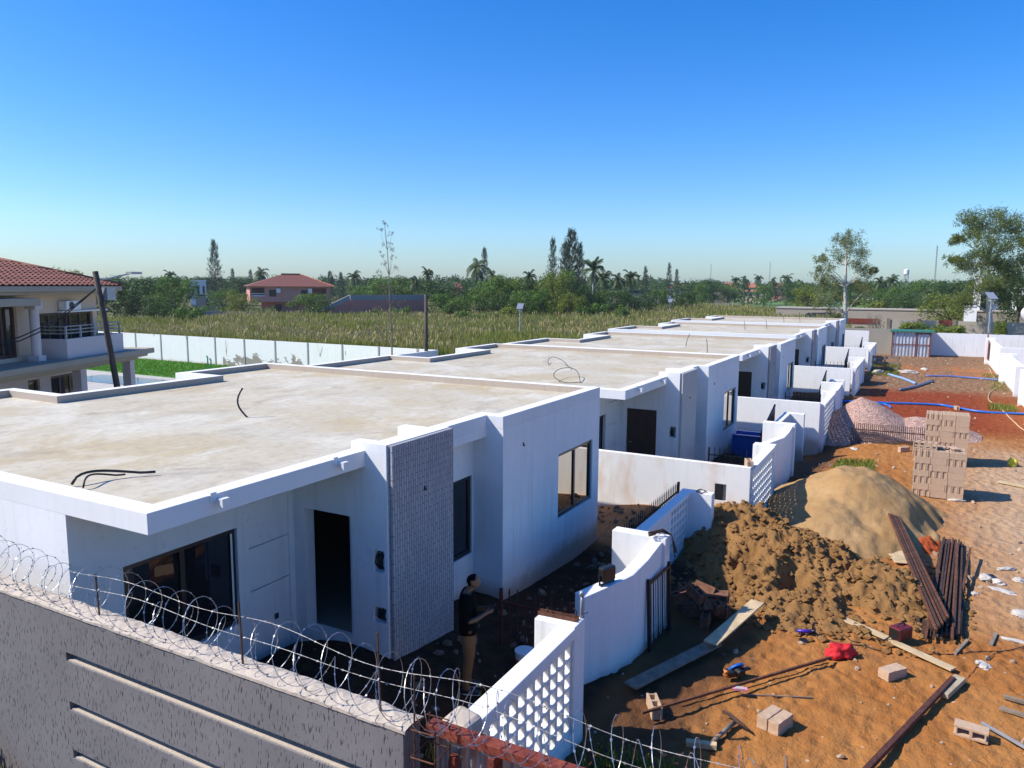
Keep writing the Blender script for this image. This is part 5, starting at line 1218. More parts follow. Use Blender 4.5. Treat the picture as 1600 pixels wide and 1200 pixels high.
shaped_tree("bare_sapling", "tall thin leafless sapling in front of the long white wall", 44, [(611,556),(611,520),(609,480),(608,430),(606,390),(602,345)],
  [(602,348,5),(596,360,5),(612,366,5),(604,380,6),(614,388,5),(598,398,4),(613,402,5),(600,410,6),(618,420,7),(596,425,6),(624,440,8),(592,447,7),(604,455,9),(628,470,6),(586,480,6),(606,490,9),(620,500,8),(590,520,8)], leafy("sparse_leaves", (.10,.09,.05), (.2,.16,.09), .2), TWIG, 60, .032, .05, 23)
rgb = np.random.default_rng(5)
t = thing("bare_shrub", "leafless grey branching shrub in front of the red panel wall", "shrub", far(1372, 94), 0, SHG); m = MB()
for k in range(26):
    a = rgb.uniform(0, 6.28); e = Vector((math.cos(a)*1.6*rgb.random(), math.sin(a)*1.9*rgb.random(), rgb.uniform(1.8, 3.1))); q = limb_path((0, 0, 0), e, .25); m.tube(q, [.06, .045, .03, .02, .008], 5)
    for _ in range(3): f = q[3].lerp(q[4], random.random()); m.tube([f, f+Vector((random.uniform(-.4, .4), random.uniform(-.4, .4), random.uniform(.1, .5)))], [.015, .005], 4)
m.build("branches", TWIG, t)
# ------------------------------------------------------------------ reeds and far wood
rg = np.random.default_rng(3)
def inside(x, y):
    d = math.hypot(x, y)
    if x < 39.2: return False
    if 38 < x < 53 and y < 27.5 and y < 19+.6*(x-39): return y > 19.5 and x > 40
    if y < 18.6 and x < 69: return False
    if y < 15.5 and x < 80: return False
    return True
V, MI = [], []
px = rg.uniform(140, 1330, 60000); inv = rg.uniform(1/205, 1/41.5, 60000)
for a, iv in zip(px, inv):
    d = 1/iv; lim = np.interp(a, [140, 300, 400, 640, 800, 1000, 1150, 1290, 1330], [98, 100, 112, 120, 112, 150, 185, 150, 100])
    if d > lim: continue
    p = far(a, d); x, y = p.x, p.y
    if not inside(x, y): continue
    h = 2.05+.55*mnoise.noise((x*.09, y*.09, 0))+.35*mnoise.noise((x*.5, y*.5, 2)); w_ = .014+d*.00038; n = 6
    tan_bias = .25+.45*mnoise.noise((x*.06, y*.06, 9))
    for k in range(n):
        x1, y1 = x+rg.normal(0, .22), y+rg.normal(0, .22); th = rg.uniform(0, 6.28); hh = h*rg.uniform(.72, 1.08); lean = rg.uniform(.05, .45)*hh*.5
        dx, dy = math.cos(th)*lean, math.sin(th)*lean; wx, wy = -math.sin(th)*w_, math.cos(th)*w_; z0 = hh*.25
        if d < 60: z0 = 0
        V += [(x1-wx, y1-wy, z0), (x1+wx, y1+wy, z0), (x1+dx+wx*.35, y1+dy+wy*.35, hh), (x1+dx-wx*.35, y1+dy-wy*.35, hh)]; MI.append(0)
    if rg.random() < tan_bias:
        for _ in range(2):
            x1, y1 = x+rg.normal(0, .2), y+rg.normal(0, .2); th = rg.uniform(0, 6.28); hh = h*rg.uniform(1.0, 1.2); wx, wy = math.cos(th)*w_*1.15, math.sin(th)*w_*1.15; l = .30+d*.001; dx, dy = rg.normal(0, .1), rg.normal(0, .1)
            V += [(x1-wx*.4, y1-wy*.4, hh-l), (x1+wx*.5, y1+wy*.5, hh-l), (x1+dx+wx, y1+dy+wy, hh-.08), (x1+dx-wx*.6, y1+dy-wy*.6, hh)]; MI.append(1)
tag(quads_obj("reed_field", np.array(V), [REED_G, REED_T], MI), "tall olive and straw-coloured reeds filling the field behind the houses", "reeds", kind="stuff")
cs, V = [], []
for k in range(900):
    a = rg.uniform(-260, 1860); d = rg.uniform(260, 560); p = far(a, d); top = z_far(a, 436+rg.normal(0, 3)+(6 if 1040 < a < 1500 else 0), d); r = rg.uniform(3.0, 6.0)
    cs.append(clump_leaves([(p.x+rg.normal(0, 2.5), p.y+rg.normal(0, 2.5), max(1.5, (top-1.5)*f)) for f in (.25, .5, .8, .95)], [r, r*1.1, r*.8, r*.5], 40, .8, rg, .8, .5))
tag(quads_obj("far_woodland", np.concatenate(cs), LEAF_D), "dark line of far woodland along the horizon", "woodland", kind="stuff")
# ------------------------------------------------------------------ long white wall, lawn, pool, villa
t = thing("long_wall", "long white panel wall with thin grey posts in front of the reed field", "wall", (38.6, 0, 0))
m = MB(); m.box((0, 26.2, -.2), (.12, 37, 2.0)); m.box((0, 45.2, -.2), (.12, 64, 2.0)); m.box((-4.2, 26.2, -.2), (0, 26.32, 2.0)); m.build("wall", WHITE_WALL, t)
m = MB(); m.box((.0, 37, -.2), (.12, 45.2, 2.0)); m.build("peeling_wall", PEELING, t)
for k in range(12):
    m = MB(); m.box((-.03, 27.6+3.05*k, -.2), (-.002, 27.72+3.05*k, 2.02)); m.build("post", GREYC, t)
def sheet_poly(name, poly, z, mat, kind="structure"):
    m = MB(); m.add([(x, y, z) for x, y in poly], [tuple(range(len(poly)))]); return tag(m.build(name, mat), kind=kind)
sheet_poly("paving", [(22, 24), (31.6, 24), (31.6, 60), (22, 60)], .014, flat("pale_paving", (.45,.42,.37), .8, var=.15, scale=2))
sheet_poly("lawn", [(31.6, 30), (38.5, 30), (38.5, 64), (31.6, 64)], .012, flat("lawn_ground", (.10,.24,.02), .9, var=.3, scale=3))
V = []
for _ in range(26000):
    x, y = random.uniform(31.7, 38.4), random.uniform(36, 62); a = random.uniform(0, 6.28); h = random.uniform(.05, .12); wx, wy = .02*math.cos(a), .02*math.sin(a); dx, dy = random.uniform(-.04, .04), random.uniform(-.04, .04)
    V += [(x-wx, y-wy, .012), (x+wx, y+wy, .012), (x+dx+wx*.5, y+dy+wy*.5, h), (x+dx-wx*.5, y+dy-wy*.5, h)]
tag(quads_obj("lawn_grass", V, GRASSM), "bright green lawn grass before the long white wall", "grass", kind="stuff")
wt = NT("pool_water"); wt.set(Base_Color=(.06,.075,.065,1), Roughness=.12, Specular_IOR_Level=.3); wt.bump(wt.noise(wt.co(), 3, 3), .08, .02)
sheet_poly("pool_water", [(27.8, 36.5), (30.4, 36.5), (30.7, 41), (30.4, 47), (27.8, 47)], .03, wt.m)
for k, (px, hh) in enumerate(((325, .8), (330, .6))):
    p = at(px, 575); m = MB(); m.tube([(0,0,0), (0,0,hh), (-.05,0,hh+.06), (-.12,0,hh+.05)], .05, 8); one("standpipe", m, solid("mint_plastic", (.25,.55,.42), .4), ["taller mint green standpipe at the lawn's edge", "shorter mint green standpipe at the lawn's edge"][k], "pipe", p, smooth=True)
p = at(394, 567); m = MB(); m.tube([(0,0,0), (.0,-.02,.5), (0,-.25,1.1), (0,-.8,1.5)], .03, 7); one("bent_rod", m, WOOD, "bent pale rod in front of the peeling part of the long wall", "rod", p, smooth=True)

v = thing("villa", "two-storey cream villa with red tiled roof and balcony at the left edge", "villa", (20.7, 30.7, 0), R(25.2))
m = MB(); m.wall(-17, -1.45, 3.2, 5.55, [(-5.0,-1.75,3.3,4.85),(-7.4,-6.15,3.35,5.3)], XZ, 0, .25); m.box((-1.7, .25, 3.2), (-1.45, 8.5, 5.55)); m.build("upper_wall", CREAM, v)
m = MB(); m.wall(-17, -1.0, 0, 2.75, [(-3.3,-1.3,.2,2.3),(-4.6,-3.95,.2,2.3)], XZ, .9, 1.1); m.box((-1.2, 1.1, 0), (-1.0, 8.5, 2.75)); m.build("lower_wall", LILAC, v)
m = MB()
for x0, y0, z0, x1, y1, z1 in ((-17, -1.5, 2.98, .15, 9, 3.2), (-17, -1.3, 2.86, -.05, 8.9, 2.98), (-17, -1.0, 2.72, -.3, 8.8, 2.86)): m.box((x0, y0, z0), (x1, y1, z1))
m.build("cornice", CREAM_D, v, bevel=.02)
m = MB()
for x0, y0, z0, x1, y1, z1 in ((-17.4, -.85, 5.66, -.95, 9, 5.86), (-17.3, -.7, 5.55, -1.1, 8.9, 5.66)): m.box((x0, y0, z0), (x1, y1, z1))
m.box((-17, -.9, 5.18), (-6.1, 0, 5.45)); m.build("eave", CREAM_D, v, bevel=.02)
m = MB(); A = [(-17.4,-.85,5.87), (-.95,-.85,5.87), (-.95,9,5.87), (-17.4,9,5.87)]; r1, r2 = (-12.5, 4.0, 7.05), (-2.6, 4.0, 7.05); k0 = (-1.45, 2.2, 6.62)
m.add(A+[r1, r2], [(0,1,5,4), (1,2,5), (2,3,4,5), (3,0,4)]); rf = m.build("roof", TILE, v)
m = MB()
for row in range(16):
    t_ = row/16; y = -.85+4.85*t_; z = 5.88+1.18*t_; xr = -.95-1.65*t_
    P = [(x, y+.0, z+.035+.03*math.cos(x*2*math.pi/.3)) for x in np.arange(-9.5, xr, .075)]; n = len(P)
    m.v += P+[(q[0], q[1]+.30, q[2]+.045) for q in P]; o = len(m.v)-2*n; m.f += [(o+k, o+k+1, o+n+k+1, o+n+k) for k in range(n-1)]+[]; m.mi += [0]*(n-1)
m.build("tile_courses", TILE, rf)
m = MB(); m.tube([r1, r2], .10, 8); m.tube([r2, (-.95,-.85,5.90)], .09, 8); m.tube([r2, (-.95,9,5.9)], .09, 8); m.build("ridge_tiles", TILE, rf, smooth=True)
WINW = flat("brown_window_frame", (.06,.025,.018), .5)
def vwin(x0, x1, z0, z1, y, n, nm="window"):
    m = MB(); f = .10; us = [x0, x0+f]; k = (x1-x0-f)/n
    for i in range(n): us += [x0+f+k*(i+1)-f, x0+f+k*(i+1)]
    us = sorted(set(round(u, 4) for u in us)); m.cells(us, [z0, z0+f, z1-f, z1], lambda i, j: j != 1 or i % 2 == 0, XZ, y, y+.08); w_ = m.build(nm, WINW, v)
    for i in range(n): g = MB(); g.box((us[2*i+1], y+.03, z0+f), (us[2*i+2], y+.04, z1-f)); g.build("pane", GLASS, w_)
vwin(-5.0, -1.75, 3.3, 4.85, .1, 5); vwin(-7.4, -6.15, 3.35, 5.3, .1, 2); vwin(-3.3, -1.3, .2, 2.3, 1.0, 3); vwin(-4.6, -3.95, .2, 2.3, 1.0, 1)
m = MB(); m.box((-5.0, -1.0, 3.2), (-1.35, -.85, 3.92)); m.box((-5.0, -.85, 3.2), (-4.85, 0, 3.92)); m.box((-1.5, -.85, 3.2), (-1.35, 0, 3.92)); m.build("balcony_parapet", LILAC, v)
m = MB()
for z in (4.12, 4.25, 4.38): m.tube([(-4.98, -.05, z), (-4.98, -.92, z), (-1.4, -.92, z), (-1.4, -.05, z)], .022, 6)
for x in np.linspace(-4.9, -1.45, 5): m.box((x-.03, -.95, 3.92), (x+.03, -.89, 4.40))
m.build("balcony_rail", STEELP, v)
m = MB(); m.tube([(-5.95, -.5, 3.2), (-5.95, -.5, 5.2)], .16, 16); m.box((-6.15, -.7, 3.2), (-5.75, -.3, 3.4)); m.box((-6.15, -.7, 5.05), (-5.75, -.3, 5.3)); m.build("column", LILAC, v)
for x in (-3.75, -.35):
    m = MB(); m.box((x-.17, -.75, 0), (x+.17, -.4, 2.74)); m.build("column", LILAC, v)
m = MB(); m.box((-3.9, -.36, 4.93), (-3.0, -.02, 5.30)); ac = m.build("air_conditioner", PVC, v, bevel=.03)
m = MB(); m.tube([(-3.6, -.365, 5.115), (-3.6, -.375, 5.115)], .15, 20); m.build("fan_grille", BLACK, ac)
m = MB(); m.box((-4.0, -.25, 4.85), (-1.1, 0, 4.91)); m.build("ledge", PVC, v)
p0 = at(188, 600, 0); d0 = 30.0; b0 = far(187, d0); tp = far(150, d0-1.0); tz = z_far(149, 424, d0-1.0)
t = thing("leaning_pole", "dark wooden utility pole leaning left in front of the villa", "pole", b0); tip = Vector((tp.x, tp.y, tz))-b0
m = MB(); m.tube([(0,0,-.3), tip*.5, tip], [.11, .10, .09], 12); m.build("pole", POLEW, t, smooth=True)
m = MB(); m.box((-.15, -.15, -.32), (.15, .15, .1)); x = m.build("transformer_box", STEELP, t); x.location = tip*.90+Vector((.28, -.10, 0))
m = MB(); a = tip*.95; m.bar(a, a+Vector((.95, -.55, .28)), .05); m.box(tuple(a+Vector((.75, -.75, .24))), tuple(a+Vector((1.15, -.45, .32)))); m.build("lamp_arm", STEELP, t)
m = MB(); a = tip*.92; e = Vector((-4.9, 1.1, 3.9)); m.tube([a.lerp(e, s)+Vector((0, 0, -.5*math.sin(math.pi*s))) for s in np.linspace(0, 1, 10)], .02, 5); m.tube([a.lerp(e, s)+Vector((0, 0, -.62*math.sin(math.pi*s))) for s in np.linspace(0, 1, 10)], .02, 5); m.build("service_wire", BLACK, t)
p = far(665, 46); m = MB(); m.tube([(0,0,-.2), (.02,0,z_far(665, 460, 46))], [.12, .10], 10); one("timber_pole", m, POLEW, "bare dark timber pole at the right end of the long white wall", "pole", p, smooth=True)
# ------------------------------------------------------------------ far buildings
def small_house(name, label, px0, px1, yb, ye, yr, d, wall, roof, depth=8.0, flatroof=False, wins=3, skew=0.0, cat="house", group="houses in the distance"):
    a, b = far(px0, d), far(px1, d); L = (b-a).length; ang = math.atan2(b.y-a.y, b.x-a.x)+skew; pm_ = (px0+px1)/2
    ze, zr = z_far(pm_, ye, d), z_far(pm_, yr, d); h = thing(name, label, cat, a, ang, group); z0 = min(0, z_far(pm_, yb, d))
    m = MB(); m.box((0, 0, -.3), (L, depth, ze)); m.build("wall", wall, h)
    m = MB(); o = .06*L
    if flatroof: m.box((-.1, -.1, ze), (L+.1, depth+.1, zr))
    else: m.add([(-o, -o, ze-.05), (L+o, -o, ze-.05), (L+o, depth+o, ze-.05), (-o, depth+o, ze-.05), (L*.28, depth/2, zr), (L*.72, depth/2, zr)], [(0,1,5,4), (1,2,5), (2,3,4,5), (3,0,4), (3,2,1,0)])
    m.build("roof", roof, h)
    for k in range(wins):
        x = L*(k+.5)/wins; m = MB(); m.box((x-L*.07, -.05, ze*.42), (x+L*.07, -.01, ze*.80)); m.build("window", FRAME, h)
    return h
B = small_house
B("far_house", "pale blue-white flat building behind the left trees", 297, 322, 450, 439, 437.5, 215, plaster("pale_blue_wall", (.55,.62,.68)), PVC, 9, True, 3)
B("far_shed", "low dark shed between the left trees and the pink house", 305, 342, 476, 462, 460, 150, BARE, BLACK, 6, True, 1, cat="shed")
B("far_house", "white house with red hipped roof right of the palms", 1042, 1076, 459, 450.5, 442.5, 320, WHITE_WALL, TILE, 12, False, 3)
B("far_house", "house with bright orange roof, first right of the grey block building", 1124, 1154, 460, 452, 441, 345, CREAM, TILE_O, 14, False, 2)
B("far_house", "second orange-roofed house among the far palms", 1162, 1186, 458, 449, 442, 350, CREAM, TILE_O, 12, False, 2)
B("far_house", "brown-red roofed house farthest right of the orange roofs", 1206, 1232, 459, 450, 441.5, 340, PINK, TILE_B, 12, False, 2)
B("far_house", "low orange-roofed long house in front of the other orange roofs", 1158, 1190, 460, 455.5, 452.5, 300, CREAM, TILE_O, 8, False, 3)
B("far_block_building", "unfinished grey block building with a sloping side by the green field", 1106, 1141, 466, 455, 454, 255, BARE, GREYC, 10, True, 0, cat="building")
B("far_house", "brown-roofed small house left of the coconut palm", 708, 722, 460, 450, 441, 180, PINK, TILE_B, 7, False, 1)
B("far_house", "dark-roofed low house between grove and the red-roofed white house", 985, 1030, 470, 458, 453.5, 165, GREYC, BLACK, 7, True, 2)
B("far_house", "beige ruined gable in front of the coconut palms", 952, 974, 470, 457, 455.5, 160, COPING, COPING, 3, True, 0)
B("white_house", "white modern house behind the big eucalyptus", 1523, 1660, 492, 447, 445, 128, WHITE_WALL, PVC, 10, True, 4)
B("white_house_tower", "tall white stair tower of a house behind the big eucalyptus", 1522, 1534, 492, 431, 430, 126, WHITE_WALL, PVC, 1.6, True, 0, cat="tower")
B("far_hut", "small white hut left of the leaning pale trunk", 1510, 1530, 492, 479, 477.5, 112, WHITE_WALL, PVC, 3, True, 0, cat="hut")
def far_wall(name, label, px0, px1, z, d, mat, d1=None, th=.25):
    a, b = far(px0, d), far(px1, d1 or d); L = (b-a).length; t = thing(name, label, "wall", a, math.atan2(b.y-a.y, b.x-a.x)); m = MB(); m.box((0, 0, -.2), (L, th, z)); m.build("wall", mat, t); return t, L
far_wall("far_boundary_wall", "thin white far wall beyond the green field", 1180, 1380, 2.4, 400, WHITE_WALL)
far_wall("brick_wall", "low reddish brick wall at the field edge left of the grove", 716, 762, 1.6, 128, flat("red_brick", (.30,.13,.07), .9, var=.25))
far_wall("grey_field_wall", "low dark grey wall in front of the pink house", 308, 402, 1.9, 118, GREYC)
far_wall("rubble_wall", "jagged whitish broken wall above the block wall", 1340, 1462, 1.4, 150, PEELING)
far_wall("low_field_wall", "low grey block wall below the grey block building", 1104, 1158, 1.5, 215, BARE)
sheet_poly("green_field", [tuple(far(px_, d)[:2]) for px_, d in ((1100, 215), (1060, 380), (1400, 390), (1400, 190), (1250, 205))], .05, flat("field_green", (.085,.17,.03), .95, var=.3, scale=.05))
h = thing("pink_house", "two-storey pink house with brown-red hipped roof and dark loggias", "house", far(390, 150), 0, None); a, b = far(390, 150), far(512, 150); h.rotation_euler.z = math.atan2(b.y-a.y, b.x-a.x)+.10
L = (b-a).length+.6; zz = lambda y: z_far(450, y, 150)
holes = [(.3,2.6,zz(463),zz(450)), (3.4,4.7,zz(463.5),zz(453)), (9.2,10.5,zz(464),zz(453)), (11.3,14.0,zz(465),zz(450.5))]
m = MB(); m.wall(0, L, zz(470), zz(447.5), holes, XZ, 0, .3); m.box((0, .3, zz(470)), (.3, 12, zz(447.5))); m.box((L-.3, .3, 0), (L, 12, zz(447.5))); m.box((.3, 2.5, zz(470)), (L-.3, 2.7, zz(448))); m.box((0, 0, zz(472)), (L, 12, zz(470))); m.build("upper_wall", PINK_L, h)
m = MB(); m.wall(2.2, L-.3, 0, zz(472), [(4.6,5.8,.2,zz(476))], XZ, 1.6, 1.9); m.build("lower_wall", PINK, h)
m = MB(); o = .7; ze, zr = zz(447.5), zz(428.5); Y1 = 12; m.add([(-o,-o,ze), (L+o,-o,ze), (L+o,Y1+o,ze), (-o,Y1+o,ze), (L*.42, 5.5, zr), (L*.66, 5.5, zr)], [(0,1,5,4), (1,2,5), (2,3,4,5), (3,0,4), (3,2,1,0)]); rf = m.build("roof", TILE_B, h)
m = MB(); e = (L*.66, 5.5, zr+.1); m.tube([(L*.42, 5.5, zr+.1), e], .16, 6); m.tube([e, (L+o, -o, ze+.05)], .14, 6); m.build("ridge_tiles", TILE_O, rf)
for a0, b0_, c0, d0_ in holes[1:3]:
    m = MB(); m.box((a0, .12, c0), (b0_, .2, d0_)); w_ = m.build("window", FRAME, h); m = MB(); m.box((b0_+.02, -.5, d0_-.55), (b0_+.75, -.02, d0_+.25)); m.build("air_conditioner", PVC, h)
m = MB(); m.box((4.6, 1.7, .2), (5.8, 1.8, zz(476))); m.build("window", FRAME, h)
m = MB(); m.box((.3, .02, zz(463)), (2.6, .08, zz(461.5))); m.box((.3, .02, zz(459.5)), (2.6, .08, zz(458.5))); m.build("loggia_rail", PVC, h)
for y0, y1, za, zb in ((3, 5, 465, 450), (7.5, 9.3, 458.5, 452)): 
    m = MB(); m.box((L, y0, zz(za)), (L+.03, y1, zz(zb))); m.build("window", FRAME, h)
h = thing("pink_outbuilding", "pink outbuilding with grey sloping top in the reed field", "building", far(547, 112), 0); a, b = far(547, 112), far(668, 118); h.rotation_euler.z = math.atan2(b.y-a.y, b.x-a.x); L = (b-a).length
zt = z_far(547, 461, 112); zl_ = z_far(510, 481, 112)
m = MB(); m.box((0, 0, -.2), (L, .25, zt-.75)); m.extrude([(0, -.2), (-3.6, -.2), (-3.6, zl_-.5), (0, zt-.75)], lambda u, v_, w_: (u, -u*.25+w_, v_), .26, .5); m.build("wall", PINK, h)
m = MB(); m.box((0, 0, zt-.75), (L, .25, zt)); m.extrude([(0, zt-.75), (-3.6, zl_-.5), (-3.6, zl_), (0, zt)], lambda u, v_, w_: (u, -u*.25+w_, v_), .26, .5); m.build("grey_top_band", GREYC, h)
m = MB(); m.box((-2.4, .58, .7), (-1.2, .80, 1.35)); m.build("opening", BLACK, h)
# ------------------------------------------------------------------ far end of the yard
t = thing("corrugated_shed", "shed of pale corrugated sheets with red-framed door at the yard's far end", "shed", (75.0, 0, 0))
m = MB(); ys = np.arange(2.25, -.66, -.02); n = len(ys)
for y in ys: d_ = .035*math.sin(y*2*math.pi/.27); m.v += [(d_, y, 0), (d_, y, 2.12)]
m.f = [(2*k, 2*k+2, 2*k+3, 2*k+1) for k in range(n-1)]; m.mi = [0]*(n-1); m.build("sheet_front", SHEET_B, t, smooth=True)
m = MB(); m.box((.06, -.64, 0), (2.4, -.60, 2.12)); m.box((.06, 2.2, 0), (2.4, 2.24, 2.12)); m.build("sheet_side", SHEET_B, t)
m = MB(); m.box((-.25, -.9, 2.13), (2.6, 2.5, 2.24)); m.build("roof", GREENP, t)
m = MB()
for y in (2.27, .42, -.68): m.box((-.09, y-.05, 0), (-.04, y+.05, 2.1))
m.box((-.09, -.68, 1.98), (-.04, .42, 2.08)); m.box((-.085, -.63, 1.0), (-.045, 2.22, 1.07)); m.build("red_frame", RUST_R, t)
t = thing("cement_wall", "bare grey-brown cement wall left of the corrugated shed", "wall", (76.2, 0, 0)); m = MB(); m.box((0, 2.3, -.2), (.2, 7.5, 2.28)); m.build("wall", BARE, t)
t = thing("back_boundary_wall", "white wall with ragged top closing the yard right of the shed", "wall", (77.6, 0, 0))
m = MB(); ys = np.linspace(-.7, -14, 60); 
for y in ys: z = 2.0+.05*mnoise.noise((y*1.3, 0, 3))+.04*mnoise.noise((y*4, 1, 3)); m.v += [(0, y, -.2), (0, y, z), (.2, y, z), (.2, y, -.2)]
for k in range(len(ys)-1):
    for q in range(3): m.f.append((4*k+q, 4*k+q+1, 4*k+5+q, 4*k+4+q)); m.mi.append(0)
m.build("wall", plaster("ragged_white", (.74,.75,.76), dirt=(.25,.25,.24), amount=.6), t)
t = thing("block_wall", "long bare block wall with dark piers and red panel beyond the white back wall", "wall", (101, 0, 0)); blockw = stone("bare_blockwork", (.40,.34,.27), (.47,.40,.33), (.30,.25,.20)); BARE_L = plaster("bare_cement_light", (.42,.36,.29), dirt=(.28,.24,.19), amount=.6)
m = MB(); lattice(m, 4.2, 9.5, 1.05, 1.5, .35, .22, .2, .12, YZ, 0, .2); m.box((0, 4.2, -.2), (.2, 9.5, 1.05)); m.box((0, 4.2, 1.5), (.2, 9.5, 2.05)); m.box((0, -14, -.2), (.2, 4.2, 2.2)); m.box((0, 9.5, -.2), (.2, 22, 2.0)); m.build("wall", BARE_L, t)
for y in (14.5, 9.6, 3.6, .4, -3.2, -7.5):
    m = MB(); m.box((-.1, y-.2, -.2), (-.004, y+.2, 2.35)); m.build("pier", WOOD_O, t)
for y0, y1 in ((4.6, 8.6), (-2.9, -1.6)):
    m = MB(); m.box((-.06, y0, 1.62), (-.004, y1, 2.25)); m.build("red_panel", RUST_R, t)
t = thing("long_block_building", "long low unfinished block building behind the block wall", "building", (122, 0, 0)); m = MB(); m.box((0, -12, -.2), (5, 20, 2.75)); m.build("wall", blockw, t); m = MB(); m.box((-.1, -12.1, 2.75), (5.1, 20.1, 2.9)); m.build("wall_cap", BARE_L, t)
t = thing("dark_lean_to", "dark collapsed sheet roof left of the pale eucalyptus", "roof", far(1276, 116)); m = MB(); m.add([(0,3.2,.4), (0,-2.4,1.0), (2,-2.4,2.4), (2,1.2,2.3), (4,-2.4,.8), (4,3,.4)], [(0,1,2,3), (3,2,4,5), (1,4,2)]); m.build("sheet", BLACK, t)
# opposite row of yards on the right
OW = "white walls of the opposite yards"
def owall(label, boxes):
    t = thing("opposite_wall", label, "wall", (boxes[0][0], boxes[0][2], 0), 0, OW)
    for x0, x1, y0, y1, z in boxes:
        m = MB(); m.box((x0-boxes[0][0], y0-boxes[0][2], -.3), (x1-boxes[0][0], y1-boxes[0][2], z)); m.build("wall", WHITE_WALL, t, bevel=.01)
t = owall("nearest opposite white wall, running out of the right photo edge", [(38, 46.4, -5.0, -4.8, 1.75), (46.4, 46.7, -5.2, -4.6, 1.85)])
m = MB(); lattice(m, 40, 46.2, .5, 1.6, .3, .25, .2, .17, XZ, -.012, -.004); 
owall("white pier and short round-topped wall on the right, second from the photo edge", [(50.3, 56.8, -5.1, -4.85, 1.75), (56.8, 57.1, -5.4, -4.5, 1.9), (50.0, 50.3, -5.4, -4.7, 1.7)])
owall("farther opposite white wall with a dividing wall running off to the right", [(61.8, 70.5, -5.0, -4.8, 1.95), (61.6, 61.8, -15, -4.8, 1.95), (70.5, 70.8, -5.2, -4.5, 2.1)])
owall("low white dividing wall right of the second pier", [(54.0, 54.2, -14, -5.2, 1.5)])
plate = thing("red_gate_tip", "small dark red gate tip above the farther opposite wall", "gate", (70.0, -4.7, 0)); m = MB(); m.extrude([(0, .4), (2.0, .4), (2.0, 2.45), (1.5, 2.35), (0, 1.7)], XZ, 0, .04); m.build("plate", RUST_R, plate)
t = thing("opposite_house", "flat-roofed white house corner at the right edge under the satellite dish", "house", (66, -8.2, 0)); m = MB(); m.box((0, -10, -.2), (.3, 0, 2.3)); m.box((.3, -.3, -.2), (9, 0, 2.3)); m.build("wall", WHITE_WALL, t); m = MB(); m.box((-.6, -10, 2.3), (9, .4, 2.62)); m.build("roof", WHITE_WALL, t)
m = MB(); m.box((-.03, -4.5, .8), (-.005, -1.2, 1.9)); m.build("window", FRAME, t)
t = thing("satellite_dish", "white satellite dish above the house at the right edge", "satellite dish", (67, -7.7, 2.62)); bm = bmesh.new(); bmesh.ops.create_uvsphere(bm, u_segments=28, v_segments=14, radius=1.0)
bmesh.ops.delete(bm, geom=[q for q in bm.verts if q.co.z > -.55], context="VERTS")
me = bpy.data.meshes.new("dish"); bm.to_mesh(me); bm.free(); me.materials.append(PVC); me.polygons.foreach_set("use_smooth", [True]*len(me.polygons)); o = bpy.data.objects.new("dish", me); COL.objects.link(o); o.parent = t; o.scale = (1.05, 1.05, .8); o.location = (-.3, .5, 1.7); o.rotation_euler = (R(25), R(52), 0)
m = MB(); m.tube([(0,0,0), (0,0,.8)], .05, 8); m.tube([(0,0,.8), (-.1,.3,1.0)], .05, 8); m.tube([(-.2,.4,.95), (-1.1,.2,1.3)], .03, 6); m.build("mast", STEELP, t)
def solar_lamp(label, base, h, w=1.0):
    t = thing("solar_street_lamp", label, "street lamp", base, R(20), "solar street lamps"); m = MB(); m.tube([(0,0,-.2), (0,0,h)], [.07, .05], 8); m.build("pole", STEELP, t)
    m = MB(); mt = Matrix.Translation((0, 0, h+.1))@Matrix.Rotation(R(-28), 4, 'Y'); m.box((-.75*w, -.42*w, 0), (.75*w, .42*w, .05), mt); m.build("solar_panel", SOLAR, t)
    m = MB(); m.box((-.25, -.09, h-.35), (.25, .09, h-.22)); m.build("lamp_head", STEELP, t)
solar_lamp("solar street lamp rising from the reeds above the second roof", far(813, 62), z_far(813, 481, 62), .6); solar_lamp("smaller solar street lamp farther off in the reed field", far(1048, 120), z_far(1048, 471, 120), .7)
solar_lamp("solar street lamp with slim pole at the yard's far right corner", Vector((75, -4.9, 0)), 5.25, .75)
for px_, yt, d, lb in ((1460, 384, 420, "thin lattice mast right of the water tower"), (1110, 412, 700, "faint far mast above the grey block building"), (1202, 411, 700, "faint far mast above the orange roofs")):
    t = thing("radio_mast", lb, "mast", far(px_, d), 0, "radio masts on the horizon"); H = z_far(px_, yt, d); w_ = .35; m = MB()
    for k in range(3): a = k*2.094; m.tube([(w_*math.cos(a), w_*math.sin(a), 0), (w_*.6*math.cos(a), w_*.6*math.sin(a), H)], .09, 4)
    for z in np.arange(2, H, 2.2):
        for k in range(3): a, b_ = k*2.094, (k+1)*2.094; m.bar((w_*math.cos(a), w_*math.sin(a), z), (w_*math.cos(b_), w_*math.sin(b_), z+1.8), .06)
    m.build("lattice_frame", STEELP, t)
t = thing("water_tower", "small white water tower on the horizon", "water tower", far(1415, 330)); H = z_far(1415, 420, 330); m = MB()
for k in range(4): a = k*1.571+.4; m.tube([(1.1*math.cos(a), 1.1*math.sin(a), 0), (.7*math.cos(a), .7*math.sin(a), H-2)], .14, 5)
m.build("legs_frame", STEELP, t); m = MB(); m.tube([(0,0,H-2.3), (0,0,H-2), (0,0,H-.4), (0,0,H)], [.4, .95, .95, .15], 16); m.build("tank", PVC, t, smooth=False)
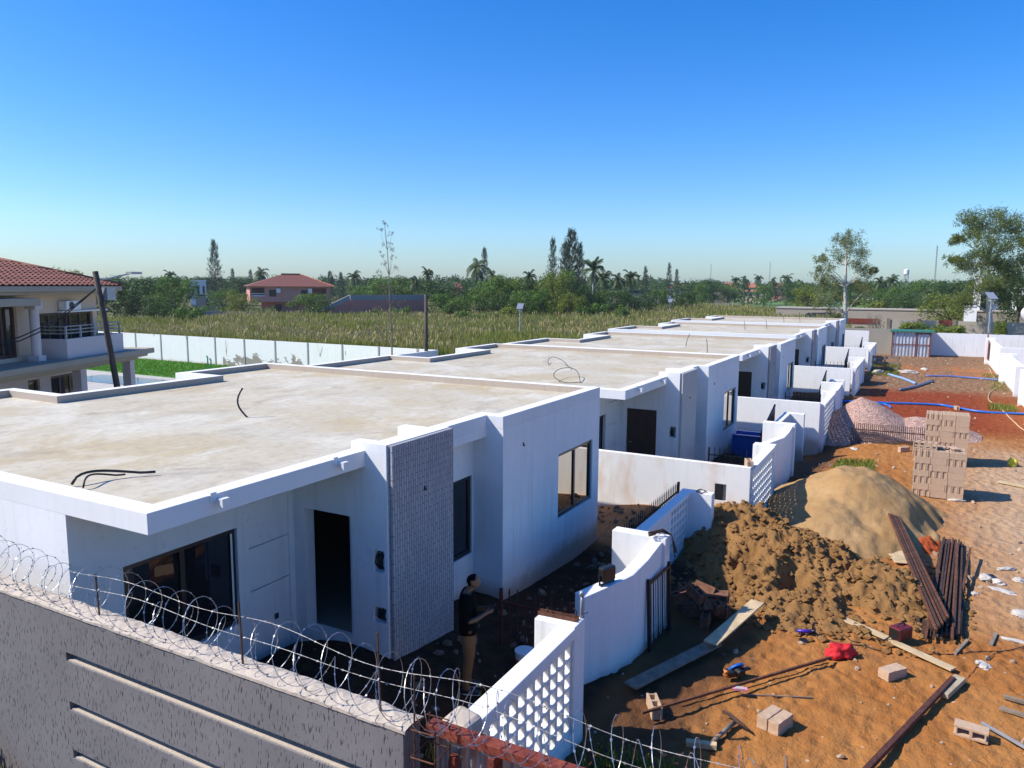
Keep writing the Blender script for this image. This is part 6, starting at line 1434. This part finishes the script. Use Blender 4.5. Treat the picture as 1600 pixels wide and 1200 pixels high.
# overhead wires right of the far wall
# ------------------------------------------------------------------ light
SUN = Vector((.56, -.93, -1.0)).normalized()
el = math.asin(-SUN.z); az = math.atan2(-SUN.x, -SUN.y)
w = bpy.data.worlds.new("World"); scene.world = w; w.use_nodes = True; nt = w.node_tree
bg = nt.nodes["Background"]; sky = nt.nodes.new("ShaderNodeTexSky"); sky.sky_type = "NISHITA"; sky.sun_disc = False
sky.sun_elevation = el; sky.sun_rotation = az; sky.altitude = 0; sky.air_density = 1.0; sky.dust_density = .7; sky.ozone_density = 2.0
hs = nt.nodes.new("ShaderNodeHueSaturation"); hs.inputs["Saturation"].default_value = 1.5; hs.inputs["Value"].default_value = 1.0
nt.links.new(sky.outputs[0], hs.inputs["Color"]); tint = nt.nodes.new("ShaderNodeMix"); tint.data_type = "RGBA"; tint.blend_type = "MULTIPLY"; tint.inputs[0].default_value = 1; tint.inputs[7].default_value = (.60, .775, 1.06, 1)
nt.links.new(hs.outputs[0], tint.inputs[6]); nt.links.new(tint.outputs[2], bg.inputs["Color"]); bg.inputs["Strength"].default_value = .15
ld = bpy.data.lights.new("sun", "SUN"); ld.energy = 5.0; ld.angle = R(.53); ld.color = (1.0, .93, .82)
lo = bpy.data.objects.new("sun", ld); COL.objects.link(lo); lo.rotation_euler = SUN.to_track_quat("-Z", "Y").to_euler()
scene.view_settings.view_transform = "Standard"; scene.view_settings.look = "None"; scene.view_settings.exposure = 0.36; scene.view_settings.gamma = 1
scene.cycles.max_bounces = 6; scene.cycles.transparent_max_bounces = 6

hz = NT("haze_air"); hz.t.nodes.remove(hz.b); pv = hz.t.nodes.new("ShaderNodeVolumePrincipled"); pv.inputs["Color"].default_value = (.84, .92, 1.0, 1); pv.inputs["Density"].default_value = .00020; pv.inputs["Anisotropy"].default_value = .2
hz.t.links.new(pv.outputs[0], hz.o.inputs["Volume"])
m = MB(); m.box((-60, -900, -2.5), (1100, 1000, 45)); tag(m.build("haze", hz.m), "thin pale blue haze in the distance", "haze", kind="stuff")
scene.cycles.volume_bounces = 0; scene.cycles.volume_step_rate = 4; scene.cycles.volume_max_steps = 64
